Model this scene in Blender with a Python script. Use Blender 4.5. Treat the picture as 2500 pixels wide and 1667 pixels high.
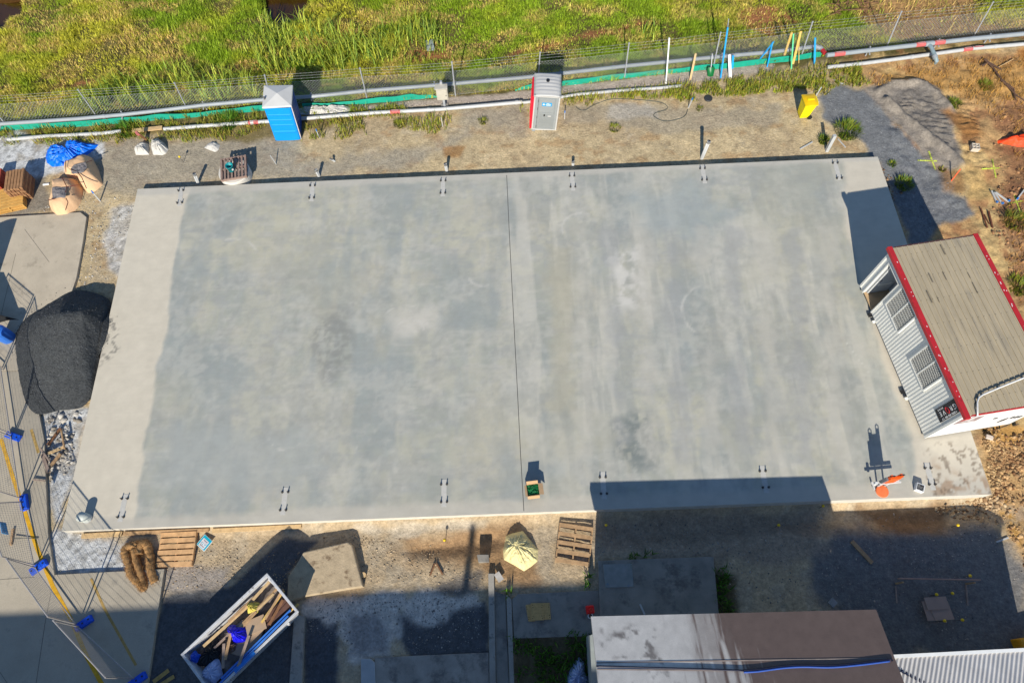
import bpy, math, random
import numpy as np
from mathutils import Vector, Matrix
random.seed(11); rng = np.random.default_rng(11)
for o in list(bpy.data.objects): bpy.data.objects.remove(o)
SC = bpy.context.scene; COL = SC.collection
R_ = math.radians

# ------------------------------------------------------------------ camera
ST = 0.32                      # top of the concrete slab above the ground
HC = 23.5 + ST                 # camera height
RM = np.array([[0.9988796216133481, -0.04702878683647929, -0.005272071155014572],
               [-0.040566164808587914, -0.9082911760354218, 0.4163670565845873],
               [-0.02436981325937948, -0.41568670022611914, -0.9091813237505616]])
cd = bpy.data.cameras.new("survey_camera"); cam = bpy.data.objects.new("survey_camera", cd); COL.objects.link(cam)
cd.sensor_width = 36; cd.lens = 36 * 1667 / 2500; cd.clip_end = 3000; cd.clip_start = 0.1
m = Matrix.Identity(4)
for i in range(3):
    m[i][0] = RM[i, 0]; m[i][1] = -RM[i, 1]; m[i][2] = -RM[i, 2]
m[2][3] = HC
cam.matrix_world = m
SC.camera = cam

# ------------------------------------------------------------------ light
EL, AZ = R_(32), R_(7.5)       # sun height; bearing the shadows run to
w = bpy.data.worlds.new("World"); SC.world = w; w.use_nodes = True
nt = w.node_tree
sky = nt.nodes.new("ShaderNodeTexSky"); sky.sky_type = 'NISHITA'; sky.sun_disc = False
sky.sun_elevation = EL; sky.sun_rotation = R_(187.5); sky.air_density = 1.0; sky.dust_density = 0.0; sky.ozone_density = 4.5
nt.links.new(sky.outputs[0], nt.nodes['Background'].inputs[0]); nt.nodes['Background'].inputs[1].default_value = 0.1
sd = bpy.data.lights.new("sun", 'SUN'); sun = bpy.data.objects.new("sun", sd); COL.objects.link(sun)
sd.energy = 5.0; sd.angle = R_(0.5); sd.color = (1.0, 0.945, 0.83)
SUND = Vector((math.sin(AZ) * math.cos(EL), math.cos(AZ) * math.cos(EL), -math.sin(EL)))
sun.rotation_euler = SUND.to_track_quat('-Z', 'Y').to_euler(); sun.location = (0, -20, 40)
SC.view_settings.view_transform = 'Standard'; SC.view_settings.look = 'None'
SC.view_settings.exposure = 0.36; SC.view_settings.gamma = 1

# ------------------------------------------------------------------ measuring helpers: survey photo -> site metres
def W(px, py, z=0.0):
    d = RM @ np.array([(px - 1250) / 1667, (py - 833.5) / 1667, 1.0])
    t = (z - HC) / d[2]
    return np.array([0, 0, HC]) + t * d
def Wp(pts, z=0.0): return np.array([W(p[0], p[1], z) for p in pts])
def S(r, g, b, k=1.0):
    f = lambda c: (c / 255 / 12.92) if c <= 10 else ((c / 255 + .055) / 1.055) ** 2.4
    return (f(r) * k, f(g) * k, f(b) * k)

# ------------------------------------------------------------------ noise
T_ = rng.random((256, 256))
def vn(x, y, s=0):
    x = np.asarray(x, float) + s * 17.31; y = np.asarray(y, float) + s * 9.77
    xi = np.floor(x).astype(int); yi = np.floor(y).astype(int); fx = x - xi; fy = y - yi
    fx = fx * fx * (3 - 2 * fx); fy = fy * fy * (3 - 2 * fy)
    g = lambda a, b: T_[a & 255, b & 255]
    return (g(xi, yi) * (1 - fx) + g(xi + 1, yi) * fx) * (1 - fy) + (g(xi, yi + 1) * (1 - fx) + g(xi + 1, yi + 1) * fx) * fy
def fbm(x, y, s=0, o=4):
    a = 0; amp = .5; tot = 0
    for k in range(o):
        a = a + amp * vn(x * 2 ** k, y * 2 ** k, s + k * 3); tot += amp; amp *= .55
    return a / tot
def sstep(a, b, v):
    t = np.clip((v - a) / (b - a), 0, 1); return t * t * (3 - 2 * t)
def sdist(x, y, P):
    """signed distance to polygon, positive inside"""
    x = np.asarray(x, float); y = np.asarray(y, float)
    d = np.full(x.shape, 1e9); ins = np.zeros(x.shape, bool); n = len(P)
    for i in range(n):
        ax, ay = P[i][0], P[i][1]; bx, by = P[(i + 1) % n][0], P[(i + 1) % n][1]
        ex, ey = bx - ax, by - ay; L = ex * ex + ey * ey + 1e-12
        t = np.clip(((x - ax) * ex + (y - ay) * ey) / L, 0, 1)
        d = np.minimum(d, (x - ax - t * ex) ** 2 + (y - ay - t * ey) ** 2)
        c = ((ay > y) != (by > y)) & (x < (bx - ax) * (y - ay) / (by - ay + 1e-12) + ax)
        ins ^= c
    d = np.sqrt(d); return np.where(ins, d, -d)
def ldist(x, y, P):
    x = np.asarray(x, float); y = np.asarray(y, float); d = np.full(x.shape, 1e9)
    for i in range(len(P) - 1):
        ax, ay = P[i][0], P[i][1]; ex, ey = P[i + 1][0] - ax, P[i + 1][1] - ay; L = ex * ex + ey * ey + 1e-12
        t = np.clip(((x - ax) * ex + (y - ay) * ey) / L, 0, 1)
        d = np.minimum(d, (x - ax - t * ex) ** 2 + (y - ay - t * ey) ** 2)
    return np.sqrt(d)

# ------------------------------------------------------------------ ground height
RIDGE1 = Wp([(2160, 245), (2205, 285), (2245, 320), (2290, 358), (2325, 385), (2345, 410)])
RIDGE2 = Wp([(2140, 225), (2175, 205), (2240, 203), (2262, 215), (2295, 240), (2318, 268)])
TREAD = Wp([(2170, 225), (2280, 215), (2330, 300), (2345, 405), (2255, 322), (2190, 265)])
TREAD2 = Wp([(2330, 225), (2395, 250), (2420, 420), (2360, 420), (2335, 330)])
POND = Wp([(632, -30), (640, 18), (660, 40), (700, 46), (735, 32), (752, -5), (755, -40)])
POND2 = Wp([(-40, 62), (0, 66), (14, 40), (40, 22), (48, -30), (-40, -30)])
FPX = [(-25, 315), (240, 291), (457, 269), (664, 258), (896, 244), (1112, 235), (1312, 212), (1525, 191), (1742, 166), (1956, 142), (2163, 120), (2375, 95), (2590, 70)]
FW = Wp(FPX)
def fence_y(x): return np.interp(x, FW[:, 0], FW[:, 1])
def gz(x, y):
    x = np.asarray(x, float); y = np.asarray(y, float)
    z = .07 * (fbm(x * .35, y * .35, 1) - .5) + .05 * (fbm(x * 2.1, y * 2.1, 2, 3) - .5)
    far = sstep(.2, 2.5, y - fence_y(x))
    z = z - .2 * far + far * .45 * (fbm(x * .4, y * .4, 5) - .5)
    # dug trench along the south face of the slab
    tr = sstep(0, .55, 4.55 - y) * sstep(1.35, .6, 4.3 - y + .5 * (fbm(x * .7, y * 0 + 3, 7) - .5))
    z = z - .42 * tr * sstep(2.2, 3.4, x) * sstep(16.4, 15.6, x) - .16 * sstep(0, .55, 4.55 - y) * sstep(2.7, .15, 4.3 - y) * sstep(-13.5, -10, x) * sstep(3.4, 2.2, x)
    dig = sdist(x, y, Wp([(960, 1345), (1010, 1310), (1110, 1290), (1230, 1275), (1260, 1330), (1185, 1365), (1010, 1372)]))
    z = z - .16 * sstep(0, .6, dig)
    # east: churned clay
    e = sstep(15.9, 17.2, x) * sstep(26, 23.5, y)
    z = z + e * (.28 * (fbm(x * .8, y * .8, 9) - .45) + .14 * (fbm(x * 3.1, y * 3.1, 10) - .5))
    rr = .2 * np.exp(-(ldist(x, y, RIDGE1) / .16) ** 2) + .2 * np.exp(-(ldist(x, y, RIDGE2) / .2) ** 2)
    z = z + rr * (.5 + fbm(x * 2.5, y * 2.5, 12))
    for P, ph in ((TREAD, .25), (TREAD2, .3)):
        k = sstep(0, .3, sdist(x, y, P))
        z = z + k * .042 * np.sin((y + .25 * x + .9 * (fbm(x * 1.2, y * 1.2, 13))) * 2 * np.pi / ph) * (.3 + 1.2 * fbm(x * 1.6, y * 1.6, 14))
    for P in (POND, POND2):
        z = z - .5 * sstep(-.3, .5, sdist(x, y, P)) * far
    return z
def gzs(x, y): return float(gz(np.array([x]), np.array([y]))[0])
def G(px, py, dz=0.0):
    z = 0.0
    for _ in range(3):
        p = W(px, py, z); z = gzs(p[0], p[1])
    p = W(px, py, z); p[2] = z + dz
    return Vector(p)
def yaw(p, q, z=0.0):
    a = W(*p, z); b = W(*q, z); return math.atan2(b[1] - a[1], b[0] - a[0])

# ------------------------------------------------------------------ mesh builder
class MB:
    def __init__(s): s.v = []; s.f = []
    def add(s, V, F):
        b = len(s.v); s.v += [tuple(map(float, q)) for q in V]; s.f += [tuple(b + i for i in q) for q in F]; return s
    def box(s, c, d, rz=0, M=None, taper=0):
        x, y, z = d[0] / 2, d[1] / 2, d[2] / 2
        V = []
        for k in (-1, 1):
            q = 1 - taper if k > 0 else 1
            V += [Vector((-x * q, -y * q, k * z)), Vector((x * q, -y * q, k * z)), Vector((x * q, y * q, k * z)), Vector((-x * q, y * q, k * z))]
        if M is None: M = Matrix.Rotation(rz, 3, 'Z')
        V = [M @ v + Vector(c) for v in V]
        return s.add(V, [(3, 2, 1, 0), (4, 5, 6, 7), (0, 1, 5, 4), (1, 2, 6, 5), (2, 3, 7, 6), (3, 0, 4, 7)])
    def beam(s, a, b, w_, h_, up=Vector((0, 0, 1))):
        a = Vector(a); b = Vector(b); d = (b - a); L = d.length; d.normalize()
        sd_ = d.cross(up)
        if sd_.length < 1e-3: sd_ = d.cross(Vector((1, 0, 0)))
        sd_.normalize(); u_ = sd_.cross(d)
        M = Matrix((d, sd_, u_)).transposed()
        return s.box((a + b) / 2, (L, w_, h_), M=M)
    def tube(s, pts, r, n=10, cap=True, rr=None):
        pts = [Vector(p) for p in pts]; rings = []; prev = None
        for i, p in enumerate(pts):
            d = (pts[min(i + 1, len(pts) - 1)] - pts[max(i - 1, 0)])
            d = d.normalized() if d.length > 1e-9 else Vector((0, 0, 1))
            if prev is None:
                u = d.cross(Vector((0, 0, 1)))
                if u.length < 1e-3: u = Vector((1, 0, 0))
            else: u = prev - d * prev.dot(d)
            u.normalize(); prev = u; q = d.cross(u)
            ra = rr[i] if rr else r
            rings.append([p + (u * math.cos(2 * math.pi * k / n) + q * math.sin(2 * math.pi * k / n)) * ra for k in range(n)])
        V = [v for ring in rings for v in ring]; F = []
        for i in range(len(pts) - 1):
            for k in range(n):
                F.append((i * n + k, i * n + (k + 1) % n, (i + 1) * n + (k + 1) % n, (i + 1) * n + k))
        if cap: F += [tuple(range(n))[::-1], tuple((len(pts) - 1) * n + k for k in range(n))]
        return s.add(V, F)
    def cyl(s, c, r, h, n=20, r2=None):
        r2 = r if r2 is None else r2; c = Vector(c)
        return s.tube([c, c + Vector((0, 0, h))], r, n, True, [r, r2])
    def lathe(s, c, prof, n=24):
        V = []; F = []
        for (r, z) in prof:
            for k in range(n): V.append((c[0] + r * math.cos(2 * math.pi * k / n), c[1] + r * math.sin(2 * math.pi * k / n), c[2] + z))
        for i in range(len(prof) - 1):
            for k in range(n): F.append((i * n + k, i * n + (k + 1) % n, (i + 1) * n + (k + 1) % n, (i + 1) * n + k))
        return s.add(V, F)
    def prism(s, P, z0, z1, inset=0):
        n = len(P); a = 0
        for i in range(n): a += P[i][0] * P[(i + 1) % n][1] - P[(i + 1) % n][0] * P[i][1]
        P = list(P) if a > 0 else list(P)[::-1]
        c = (sum(p[0] for p in P) / n, sum(p[1] for p in P) / n)
        V = [(p[0], p[1], z0) for p in P] + [(p[0] + (c[0] - p[0]) * inset, p[1] + (c[1] - p[1]) * inset, z1) for p in P]
        return s.add(V, [tuple(range(n))[::-1], tuple(range(n, 2 * n))] + [(i, (i + 1) % n, n + (i + 1) % n, n + i) for i in range(n)])
    def build(s, name, mt, parent=None, loc=None, rz=0.0, smooth=False, bev=0.0):
        me = bpy.data.meshes.new(name); me.from_pydata(s.v, [], s.f); me.update()
        o = bpy.data.objects.new(name, me); COL.objects.link(o)
        if mt: me.materials.append(mt)
        if parent: o.parent = parent
        if loc is not None: o.location = loc
        o.rotation_euler = (0, 0, rz)
        if smooth:
            for p in me.polygons: p.use_smooth = True
        if bev:
            b = o.modifiers.new("bevel", 'BEVEL'); b.width = bev; b.segments = 2; b.limit_method = 'ANGLE'
        return o
def tag(o, label=None, cat=None, group=None, kind=None):
    if label: o['label'] = label
    if cat: o['category'] = cat
    if group: o['group'] = group
    if kind: o['kind'] = kind
    return o
def thing(name, label, cat, loc=(0, 0, 0), rz=0.0, group=None):
    o = bpy.data.objects.new(name, None); COL.objects.link(o); o.location = loc; o.rotation_euler = (0, 0, rz); o.empty_display_size = .2
    return tag(o, label, cat, group)
def copy_tree(o, parent=None):
    c = o.copy(); COL.objects.link(c)
    if parent: c.parent = parent
    for ch in [q for q in bpy.data.objects if q.parent == o]: copy_tree(ch, c)
    return c
def numesh(name, V, F4=None, F3=None, mt=None, col=None, parent=None, smooth=False):
    """mesh straight from arrays, with an optional colour attribute per vertex"""
    me = bpy.data.meshes.new(name); V = np.asarray(V, np.float32)
    n4 = 0 if F4 is None else len(F4); n3 = 0 if F3 is None else len(F3)
    me.vertices.add(len(V)); me.vertices.foreach_set('co', V.ravel())
    loops = np.concatenate([np.asarray(q, np.int32).ravel() for q in (F4, F3) if q is not None])
    me.loops.add(len(loops)); me.loops.foreach_set('vertex_index', loops)
    me.polygons.add(n4 + n3)
    st = np.concatenate([np.arange(n4) * 4, n4 * 4 + np.arange(n3) * 3]).astype(np.int32)
    me.polygons.foreach_set('loop_start', st)
    me.update(calc_edges=True); me.validate()
    if smooth: me.polygons.foreach_set('use_smooth', np.ones(n4 + n3, bool))
    if col is not None:
        a = me.attributes.new('Col', 'FLOAT_COLOR', 'POINT')
        c = np.ones((len(V), 4), np.float32); c[:, :3] = col; a.data.foreach_set('color', c.ravel())
    o = bpy.data.objects.new(name, me); COL.objects.link(o)
    if mt: me.materials.append(mt)
    if parent: o.parent = parent
    return o

# ------------------------------------------------------------------ materials (all procedural)
MATS = {}
def M(key, rgb=(128, 128, 128), rough=.65, var=.18, sc=5.0, bump=.15, bsc=60.0, metal=0.0, attr=False, fine=0.0, fsc=120.0,
      stain=None, ssc=3.0, sth=.55, spec=.4, k=.9, trans=0.0, alpha=1.0, bdist=.01, stretch=None):
    if key in MATS: return MATS[key]
    mt = bpy.data.materials.new(key); MATS[key] = mt; mt.use_nodes = True; N = mt.node_tree; L = N.links
    b = N.nodes['Principled BSDF']; b.inputs['Roughness'].default_value = rough; b.inputs['Metallic'].default_value = metal
    b.inputs['Specular IOR Level'].default_value = spec
    tc = N.nodes.new('ShaderNodeTexCoord'); co = tc.outputs['Object']
    if stretch:
        mp = N.nodes.new('ShaderNodeMapping'); mp.inputs['Scale'].default_value = stretch; L.new(co, mp.inputs[0]); co = mp.outputs[0]
    def noise(scale, det=6, ro=.6):
        n = N.nodes.new('ShaderNodeTexNoise'); n.inputs['Scale'].default_value = scale; n.inputs['Detail'].default_value = det; n.inputs['Roughness'].default_value = ro
        L.new(co, n.inputs['Vector']); return n.outputs['Fac']
    def rng_(fac, a0, a1, b0, b1):
        r = N.nodes.new('ShaderNodeMapRange'); L.new(fac, r.inputs[0])
        for i, v in enumerate((a0, a1, b0, b1)): r.inputs[i + 1].default_value = v
        return r.outputs[0]
    if attr:
        at = N.nodes.new('ShaderNodeAttribute'); at.attribute_name = 'Col'; c = at.outputs['Color']
    else:
        rg = N.nodes.new('ShaderNodeRGB'); rg.outputs[0].default_value = (*S(*rgb, k), 1); c = rg.outputs[0]
    def mul(c, f):
        v = N.nodes.new('ShaderNodeVectorMath'); v.operation = 'SCALE'; L.new(c, v.inputs[0]); L.new(f, v.inputs['Scale']); return v.outputs[0]
    if var: c = mul(c, rng_(noise(sc), .3, .7, 1 - var, 1 + var))
    if fine: c = mul(c, rng_(noise(fsc, 4, .7), .3, .7, 1 - fine, 1 + fine))
    if stain is not None:
        mx = N.nodes.new('ShaderNodeMix'); mx.data_type = 'RGBA'
        L.new(rng_(noise(ssc, 8, .7), sth, sth + .12, 0, 1), mx.inputs[0]); L.new(c, mx.inputs[6]); mx.inputs[7].default_value = (*S(*stain, k), 1); c = mx.outputs[2]
    L.new(c, b.inputs['Base Color'])
    if bump:
        bp = N.nodes.new('ShaderNodeBump'); bp.inputs['Strength'].default_value = bump; bp.inputs['Distance'].default_value = bdist
        L.new(noise(bsc, 5, .65), bp.inputs['Height']); L.new(bp.outputs[0], b.inputs['Normal'])
    if trans:
        tr = N.nodes.new('ShaderNodeBsdfTranslucent'); L.new(c, tr.inputs[0]); ms = N.nodes.new('ShaderNodeMixShader'); ms.inputs[0].default_value = trans
        L.new(b.outputs[0], ms.inputs[1]); L.new(tr.outputs[0], ms.inputs[2]); L.new(ms.outputs[0], N.nodes['Material Output'].inputs[0])
    if alpha < 1: b.inputs['Alpha'].default_value = alpha
    return mt
# ================================================================== GROUND
def axis(a, b, step, outs): 
    mid = np.arange(a, b + 1e-6, step); lo = [a - o for o in outs][::-1]; hi = [mid[-1] + o for o in outs]
    return np.concatenate([lo, mid, hi])
OUT = [.5, 1.5, 4, 10, 25, 60, 140, 320, 700]
gx = axis(-26.5, 26.5, .085, OUT); gy = axis(-2.6, 33.5, .085, OUT)
GX, GY = np.meshgrid(gx, gy); XX = GX.ravel(); YY = GY.ravel()
ZZ = gz(XX, YY)
N1 = fbm(XX * .5, YY * .5, 20); N2 = fbm(XX * 1.9, YY * 1.9, 21); N3 = fbm(XX * 6, YY * 6, 22, 3); NE = fbm(XX * 1.3, YY * 1.3, 23, 5) - .5
CC = np.zeros((len(XX), 3)); CC[:] = S(190, 170, 134)
KP = .88
def lay(mk, rgb, amt=1.0):
    a = (np.clip(mk, 0, 1) * amt)[:, None]; CC[:] = CC * (1 - a) + np.array(S(*rgb)) * a
def area(px, soft=.18, namp=.7):
    return sstep(-soft, soft, sdist(XX, YY, Wp(px)) + NE * namp)
SLABW = [W(336, 461.6, ST), W(2143, 383, ST), W(2422, 1206, ST), W(150, 1296, ST)]
# sand strip tone changes
lay(sstep(.5, .66, N1), (172, 152, 122), .6); lay(sstep(.62, .76, N2), (170, 158, 138), .45); lay(sstep(.54, .68, fbm(XX * .8, YY * .8, 30)), (204, 182, 142), .6); lay(sstep(.58, .7, fbm(XX * 1.6, YY * 2.6, 31)), (164, 128, 88), .5)
lay(sstep(.62, .72, fbm(XX * 4, YY * 4, 32)), (138, 118, 92), .45)
lay(area([(230, 340), (640, 330), (760, 385), (1010, 370), (1140, 330), (1020, 410), (700, 440), (335, 470), (250, 470), (215, 400)], .5, 1.4), (150, 144, 132), .7)
lay(area([(1120, 250), (1270, 250), (1290, 330), (1130, 310)], .5, 1.6), (152, 146, 134), .6)
lay(area([(1380, 255), (1500, 250), (1760, 270), (1900, 260), (1900, 300), (1640, 330), (1480, 300), (1380, 300)]), (165, 152, 130), .8)
lay(area([(1480, 255), (1580, 250), (1600, 285), (1480, 290)]), (178, 172, 162), .6)
lay(area([(1080, 360), (1140, 355), (1120, 385), (1085, 385)], .1, .3), (150, 105, 55), .7)
# soil under the grass, drain rock, weeds strip
lay(sstep(-.3, .3, YY - fence_y(XX) + .6 + NE), (96, 88, 52), 1)
lay(area([(-40, 300), (300, 275), (650, 260), (860, 245), (870, 300), (600, 345), (420, 330), (240, 330), (100, 345), (-40, 345)]), (120, 106, 66), .9)
lay(area([(850, 262), (1010, 245), (1270, 225), (1510, 195), (1780, 165), (1890, 155), (1890, 172), (1650, 210), (1300, 246), (1100, 256), (860, 275)], .08, .25), (176, 162, 148), 1)
# dead and bare patches in the field
lay(area([(2080, -20), (2130, 60), (2190, 110), (2600, 90), (2600, 45), (2390, 60), (2380, -20)], .3, 1.4), (168, 132, 88), 1)
lay(area([(2020, -30), (2110, -30), (2115, 30), (2060, 40)], .3), (120, 84, 62), .9)
for q in ([(990, 120), (1090, 110), (1100, 138), (1010, 146)], [(1235, 128), (1330, 100), (1480, 60), (1560, 40), (1585, 48), (1540, 80), (1420, 90), (1300, 128)], [(1800, 10), (1900, 5), (1970, 50), (1930, 90), (1830, 70)], [(105, 205), (250, 180), (240, 200), (110, 212)], [(500, 175), (600, 140), (610, 160), (530, 185)]):
    lay(area(q, .2, .6), (158, 106, 70), .9)
# east: clay, rubble, blue-grey track
lay(area([(2000, 160), (2600, 110), (2600, 1500), (2480, 1360), (2430, 1215), (2260, 620), (2160, 390), (2120, 300), (2120, 210)], .4, 1.2), (184, 148, 102), 1)
E_ = sstep(15.0, 17.0, XX) * sstep(27, 24, YY)
lay(E_ * sstep(.5, .62, N2), (150, 106, 74), .7); lay(E_ * sstep(.55, .68, fbm(XX * 1.1, YY * 1.1, 41)), (206, 176, 122), .8)
lay(area([(2150, 180), (2600, 140), (2600, 240), (2380, 240), (2200, 215)], .3, .9), (184, 142, 84), .8)
lay(area([(2430, 260), (2600, 240), (2600, 560), (2440, 520), (2450, 400)], .3, 1.0), (140, 98, 70), .8)
lay(area([(2480, 120), (2600, 110), (2600, 175), (2500, 170)], .2, .6), (182, 116, 50), .8)
lay(area([(2450, 480), (2600, 470), (2600, 760), (2480, 720)], .3, 1.0), (150, 112, 84), .8)
TRK = area([(1995, 235), (2050, 205), (2110, 220), (2155, 265), (2260, 390), (2360, 455), (2370, 520), (2290, 560), (2260, 620), (2215, 590), (2150, 400), (2080, 330), (2010, 290)], .15, .6)
lay(TRK, (120, 121, 122), 1)
lay(area([(2110, 215), (2230, 195), (2290, 215), (2330, 270), (2325, 330), (2355, 440), (2270, 400), (2190, 310)], .15, .5), (146, 136, 124), 1)
lay(area([(2170, 225), (2260, 215), (2310, 270), (2330, 390), (2250, 320), (2190, 265)], .2, .6) * sstep(.4, .55, N2), (116, 110, 104), .8)
lay(area([(2300, 270), (2380, 290), (2400, 330), (2360, 345), (2330, 310)], .2, .5), (150, 106, 62), .9)
lay(area([(2200, 410), (2255, 400), (2260, 470), (2300, 470), (2330, 520), (2260, 560)], .2, .8), (120, 120, 122), .6)
lay(area([(2320, 420), (2400, 405), (2420, 470), (2370, 500), (2330, 470)], .2, .8), (196, 164, 108), .8)
lay(area([(2290, 420), (2345, 425), (2350, 470), (2300, 470)], .15, .5), (150, 114, 74), .8)
lay(area([(2415, 1195), (2450, 1190), (2480, 1250), (2490, 1330), (2455, 1290)], .12, .4), (190, 138, 52), 1)
lay(area([(2400, 1045), (2450, 1040), (2600, 1060), (2600, 1100), (2430, 1080)], .15, .5), (200, 152, 86), .9)
# west: lime spill and gravel
def LIME():
  for q, a in (([(-60, 340), (40, 330), (110, 345), (200, 330), (258, 345), (245, 385), (160, 420), (70, 432), (-60, 420)], 1), ([(270, 505), (335, 500), (300, 680), (262, 650), (255, 570)], .75), ([(100, 1005), (170, 985), (215, 1000), (150, 1290), (310, 1325), (300, 1345), (330, 1390), (135, 1400), (110, 1120)], 1)):
    mk = area(q, .15, .8); lay(mk, (206, 206, 204), a); lay(mk * sstep(.5, .62, N3), (120, 118, 114), .6); lay(mk * sstep(.58, .68, N2), (150, 138, 118), .45)
lay(area([(0, 430), (110, 430), (120, 515), (-40, 535), (-60, 440)], .12, .5), (134, 126, 114), .9)
lay(area([(120, 1170), (170, 1150), (165, 1200), (125, 1230)], .15, .6), (98, 92, 84), .8)
# south
SY = sstep(4.7, 4.3, YY)
lay(SY * sstep(17, 15, XX), (190, 168, 136), 1); lay(SY * sstep(.5, .62, N2), (172, 158, 136), .6)
lay(area([(960, 1340), (1000, 1310), (1110, 1290), (1280, 1262), (1290, 1330), (1330, 1420), (1230, 1420), (1180, 1370), (1010, 1372)], .35, 1.0), (160, 126, 90), .9)
lay(area([(870, 1285), (1200, 1262), (1180, 1285), (960, 1310), (900, 1300)], .12, .5), (196, 182, 160), .9)
lay(area([(400, 1380), (560, 1380), (560, 1440), (390, 1450)], .15, .5), (160, 150, 140), .9)
lay(area([(395, 1452), (560, 1432), (690, 1310), (770, 1320), (700, 1400), (720, 1480), (720, 1750), (340, 1750)], .08, .2), (92, 93, 95), 1)  # asphalt, with the skip bin's cast shadow painted into its upper tongue
lay(area([(742, 1500), (820, 1490), (840, 1750), (735, 1750)], .1, .35), (84, 86, 90), 1)
lay(area([(960, 1490), (1040, 1500), (1190, 1460), (1195, 1600), (1000, 1605), (965, 1540)], .08, .4), (84, 86, 90), .95)
lay(area([(740, 1470), (960, 1440), (1180, 1440), (1180, 1480), (1050, 1510), (980, 1500), (960, 1620), (850, 1620), (830, 1520), (740, 1500)], .15, .9), (222, 208, 192), .9)
lay(area([(1060, 1420), (1170, 1400), (1170, 1440), (1120, 1470), (1070, 1450)], .12, .5), (100, 98, 96), .8)
lay(area([(850, 1500), (960, 1500), (960, 1620), (850, 1600)], .2, .9), (126, 122, 122), .7)
lay(area([(1990, 1330), (2080, 1290), (2420, 1290), (2520, 1420), (2520, 1650), (2160, 1600), (2000, 1470), (1980, 1400)], .3, 1.0), (116, 114, 112), .95)
lay(area([(2106, 1232), (2330, 1225), (2310, 1290), (2150, 1300), (2130, 1260)], .25, .8), (132, 104, 76), .9)
lay(area([(1445, 1260), (2000, 1235), (2020, 1330), (1900, 1380), (1450, 1360)], .25, .8), (160, 142, 122), .85)
for q in ([(1250, 1560), (1440, 1540), (1450, 1750), (1260, 1750)], [(1740, 1400), (1800, 1400), (1800, 1510), (1755, 1510)]):
    lay(area(q, .15, .5), (86, 78, 56), .9)
LIME()
# ponds
for P in (POND, POND2): lay(sstep(-.2, .2, sdist(XX, YY, P)), (74, 50, 22), 1)
CC *= (KP * (.86 + .28 * N3) * (.9 + .2 * N2))[:, None]
nx, ny = len(gx), len(gy); I = np.arange(nx * ny).reshape(ny, nx)
F4 = np.stack([I[:-1, :-1].ravel(), I[:-1, 1:].ravel(), I[1:, 1:].ravel(), I[1:, :-1].ravel()], 1)
def ground_mat():
    mt = M('ground_soil', attr=True, rough=.95, var=.2, sc=5, bump=.6, bsc=11, fine=.24, fsc=13, spec=.1, bdist=.06); return mt
go = numesh('ground', np.stack([XX, YY, ZZ], 1), F4=F4, mt=ground_mat(), col=CC, smooth=True); tag(go, kind='structure')
wm = M('pond_water', (70, 46, 18), rough=.12, var=.2, sc=1.2, bump=.05, bsc=8, spec=.5, k=.7)
for P in (POND, POND2):
    zz = min(gz(P[:, 0], P[:, 1])) - .12
    tag(MB().add([(p[0], p[1], zz) for p in P], [tuple(range(len(P)))]).build('water', wm), kind='structure')

# ================================================================== CONCRETE SLAB
SX0, SX1 = -15.83, 15.78
def slab_xy(u, v):
    a = SLABW[3] * (1 - u) + SLABW[2] * u; b = SLABW[0] * (1 - u) + SLABW[1] * u; return a * (1 - v) + b * v
nu, nv = 460, 210
U, V_ = np.meshgrid(np.linspace(0, 1, nu), np.linspace(0, 1, nv)); U = U.ravel(); V_ = V_.ravel()
PT = np.stack([slab_xy(u, v) for u, v in zip(U, V_)]); X, Y = PT[:, 0], PT[:, 1]
SC_ = np.zeros((len(X), 3)); SC_[:] = S(178, 178, 168)
def slay(mk, rgb, amt=1.0):
    a = (np.clip(mk, 0, 1) * amt)[:, None]; SC_[:] = SC_ * (1 - a) + np.array(S(*rgb)) * a
ns1 = fbm(X * .22, Y * .22, 50); ns2 = fbm(X * .9, Y * .35, 51); ns3 = fbm(X * 1.3, Y * 2.6, 52); ns4 = fbm(X * 3.2, Y * 3.2, 53); nse = fbm(X * 1.1, Y * 1.1, 54) - .5
slay(sstep(.42, .6, ns2), (158, 163, 158), .8); slay(sstep(.5, .66, ns1), (186, 184, 168), .75); slay(sstep(.55, .7, ns3), (158, 161, 163), .5)
slay(sstep(.56, .68, fbm(X * .5, Y * .5, 57)), (180, 177, 166), .5)
slay(sstep(.5, .62, fbm(X * 3.5, Y * .9, 61)), (166, 169, 168), .45); slay(sstep(.55, .66, fbm(X * 1.2, Y * 5, 62)), (186, 184, 178), .4)
slay(sstep(.58, .68, fbm(X * 5, Y * 5, 63)), (160, 162, 160), .35)
slay(sstep(.54, .66, fbm(X * .6, Y * .25, 58)), (148, 156, 158), .6)
hr = sstep(-1, 2, X + 1.0)
slay(hr * sstep(.5, .62, fbm(X * 1.5, Y * .22, 65)), (196, 194, 186), .6); slay(hr * sstep(.54, .64, fbm(X * 2.1, Y * .3, 66)), (152, 156, 154), .5)
slay(sstep(.48, .68, .6 * fbm(X * .8, Y * .8, 67) + .4 * fbm(X * 5, Y * 5, 68)), (192, 191, 185), .42); slay(sstep(.48, .68, .6 * fbm(X * .7, Y * .7, 69) + .4 * fbm(X * 6, Y * 6, 70)), (151, 154, 151), .38)
slay(sstep(.58, .7, fbm(X * .33, Y * .33, 75)), (182, 179, 162), .26)
def sarea(px, soft=.3, namp=.9): return sstep(-soft, soft, sdist(X, Y, Wp(px, ST)) + nse * namp)
slay(sarea([(1500, 1010), (1590, 1000), (1610, 1130), (1560, 1160), (1490, 1120)]) * sstep(.3, .6, .5 * ns4 + .5 * fbm(X * 7, Y * 7, 76)), (122, 130, 130), .9)
slay(sarea([(1540, 480), (1680, 440), (1790, 520), (1720, 600), (1580, 560)], .5, 1.4), (154, 164, 168), .6)
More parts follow.
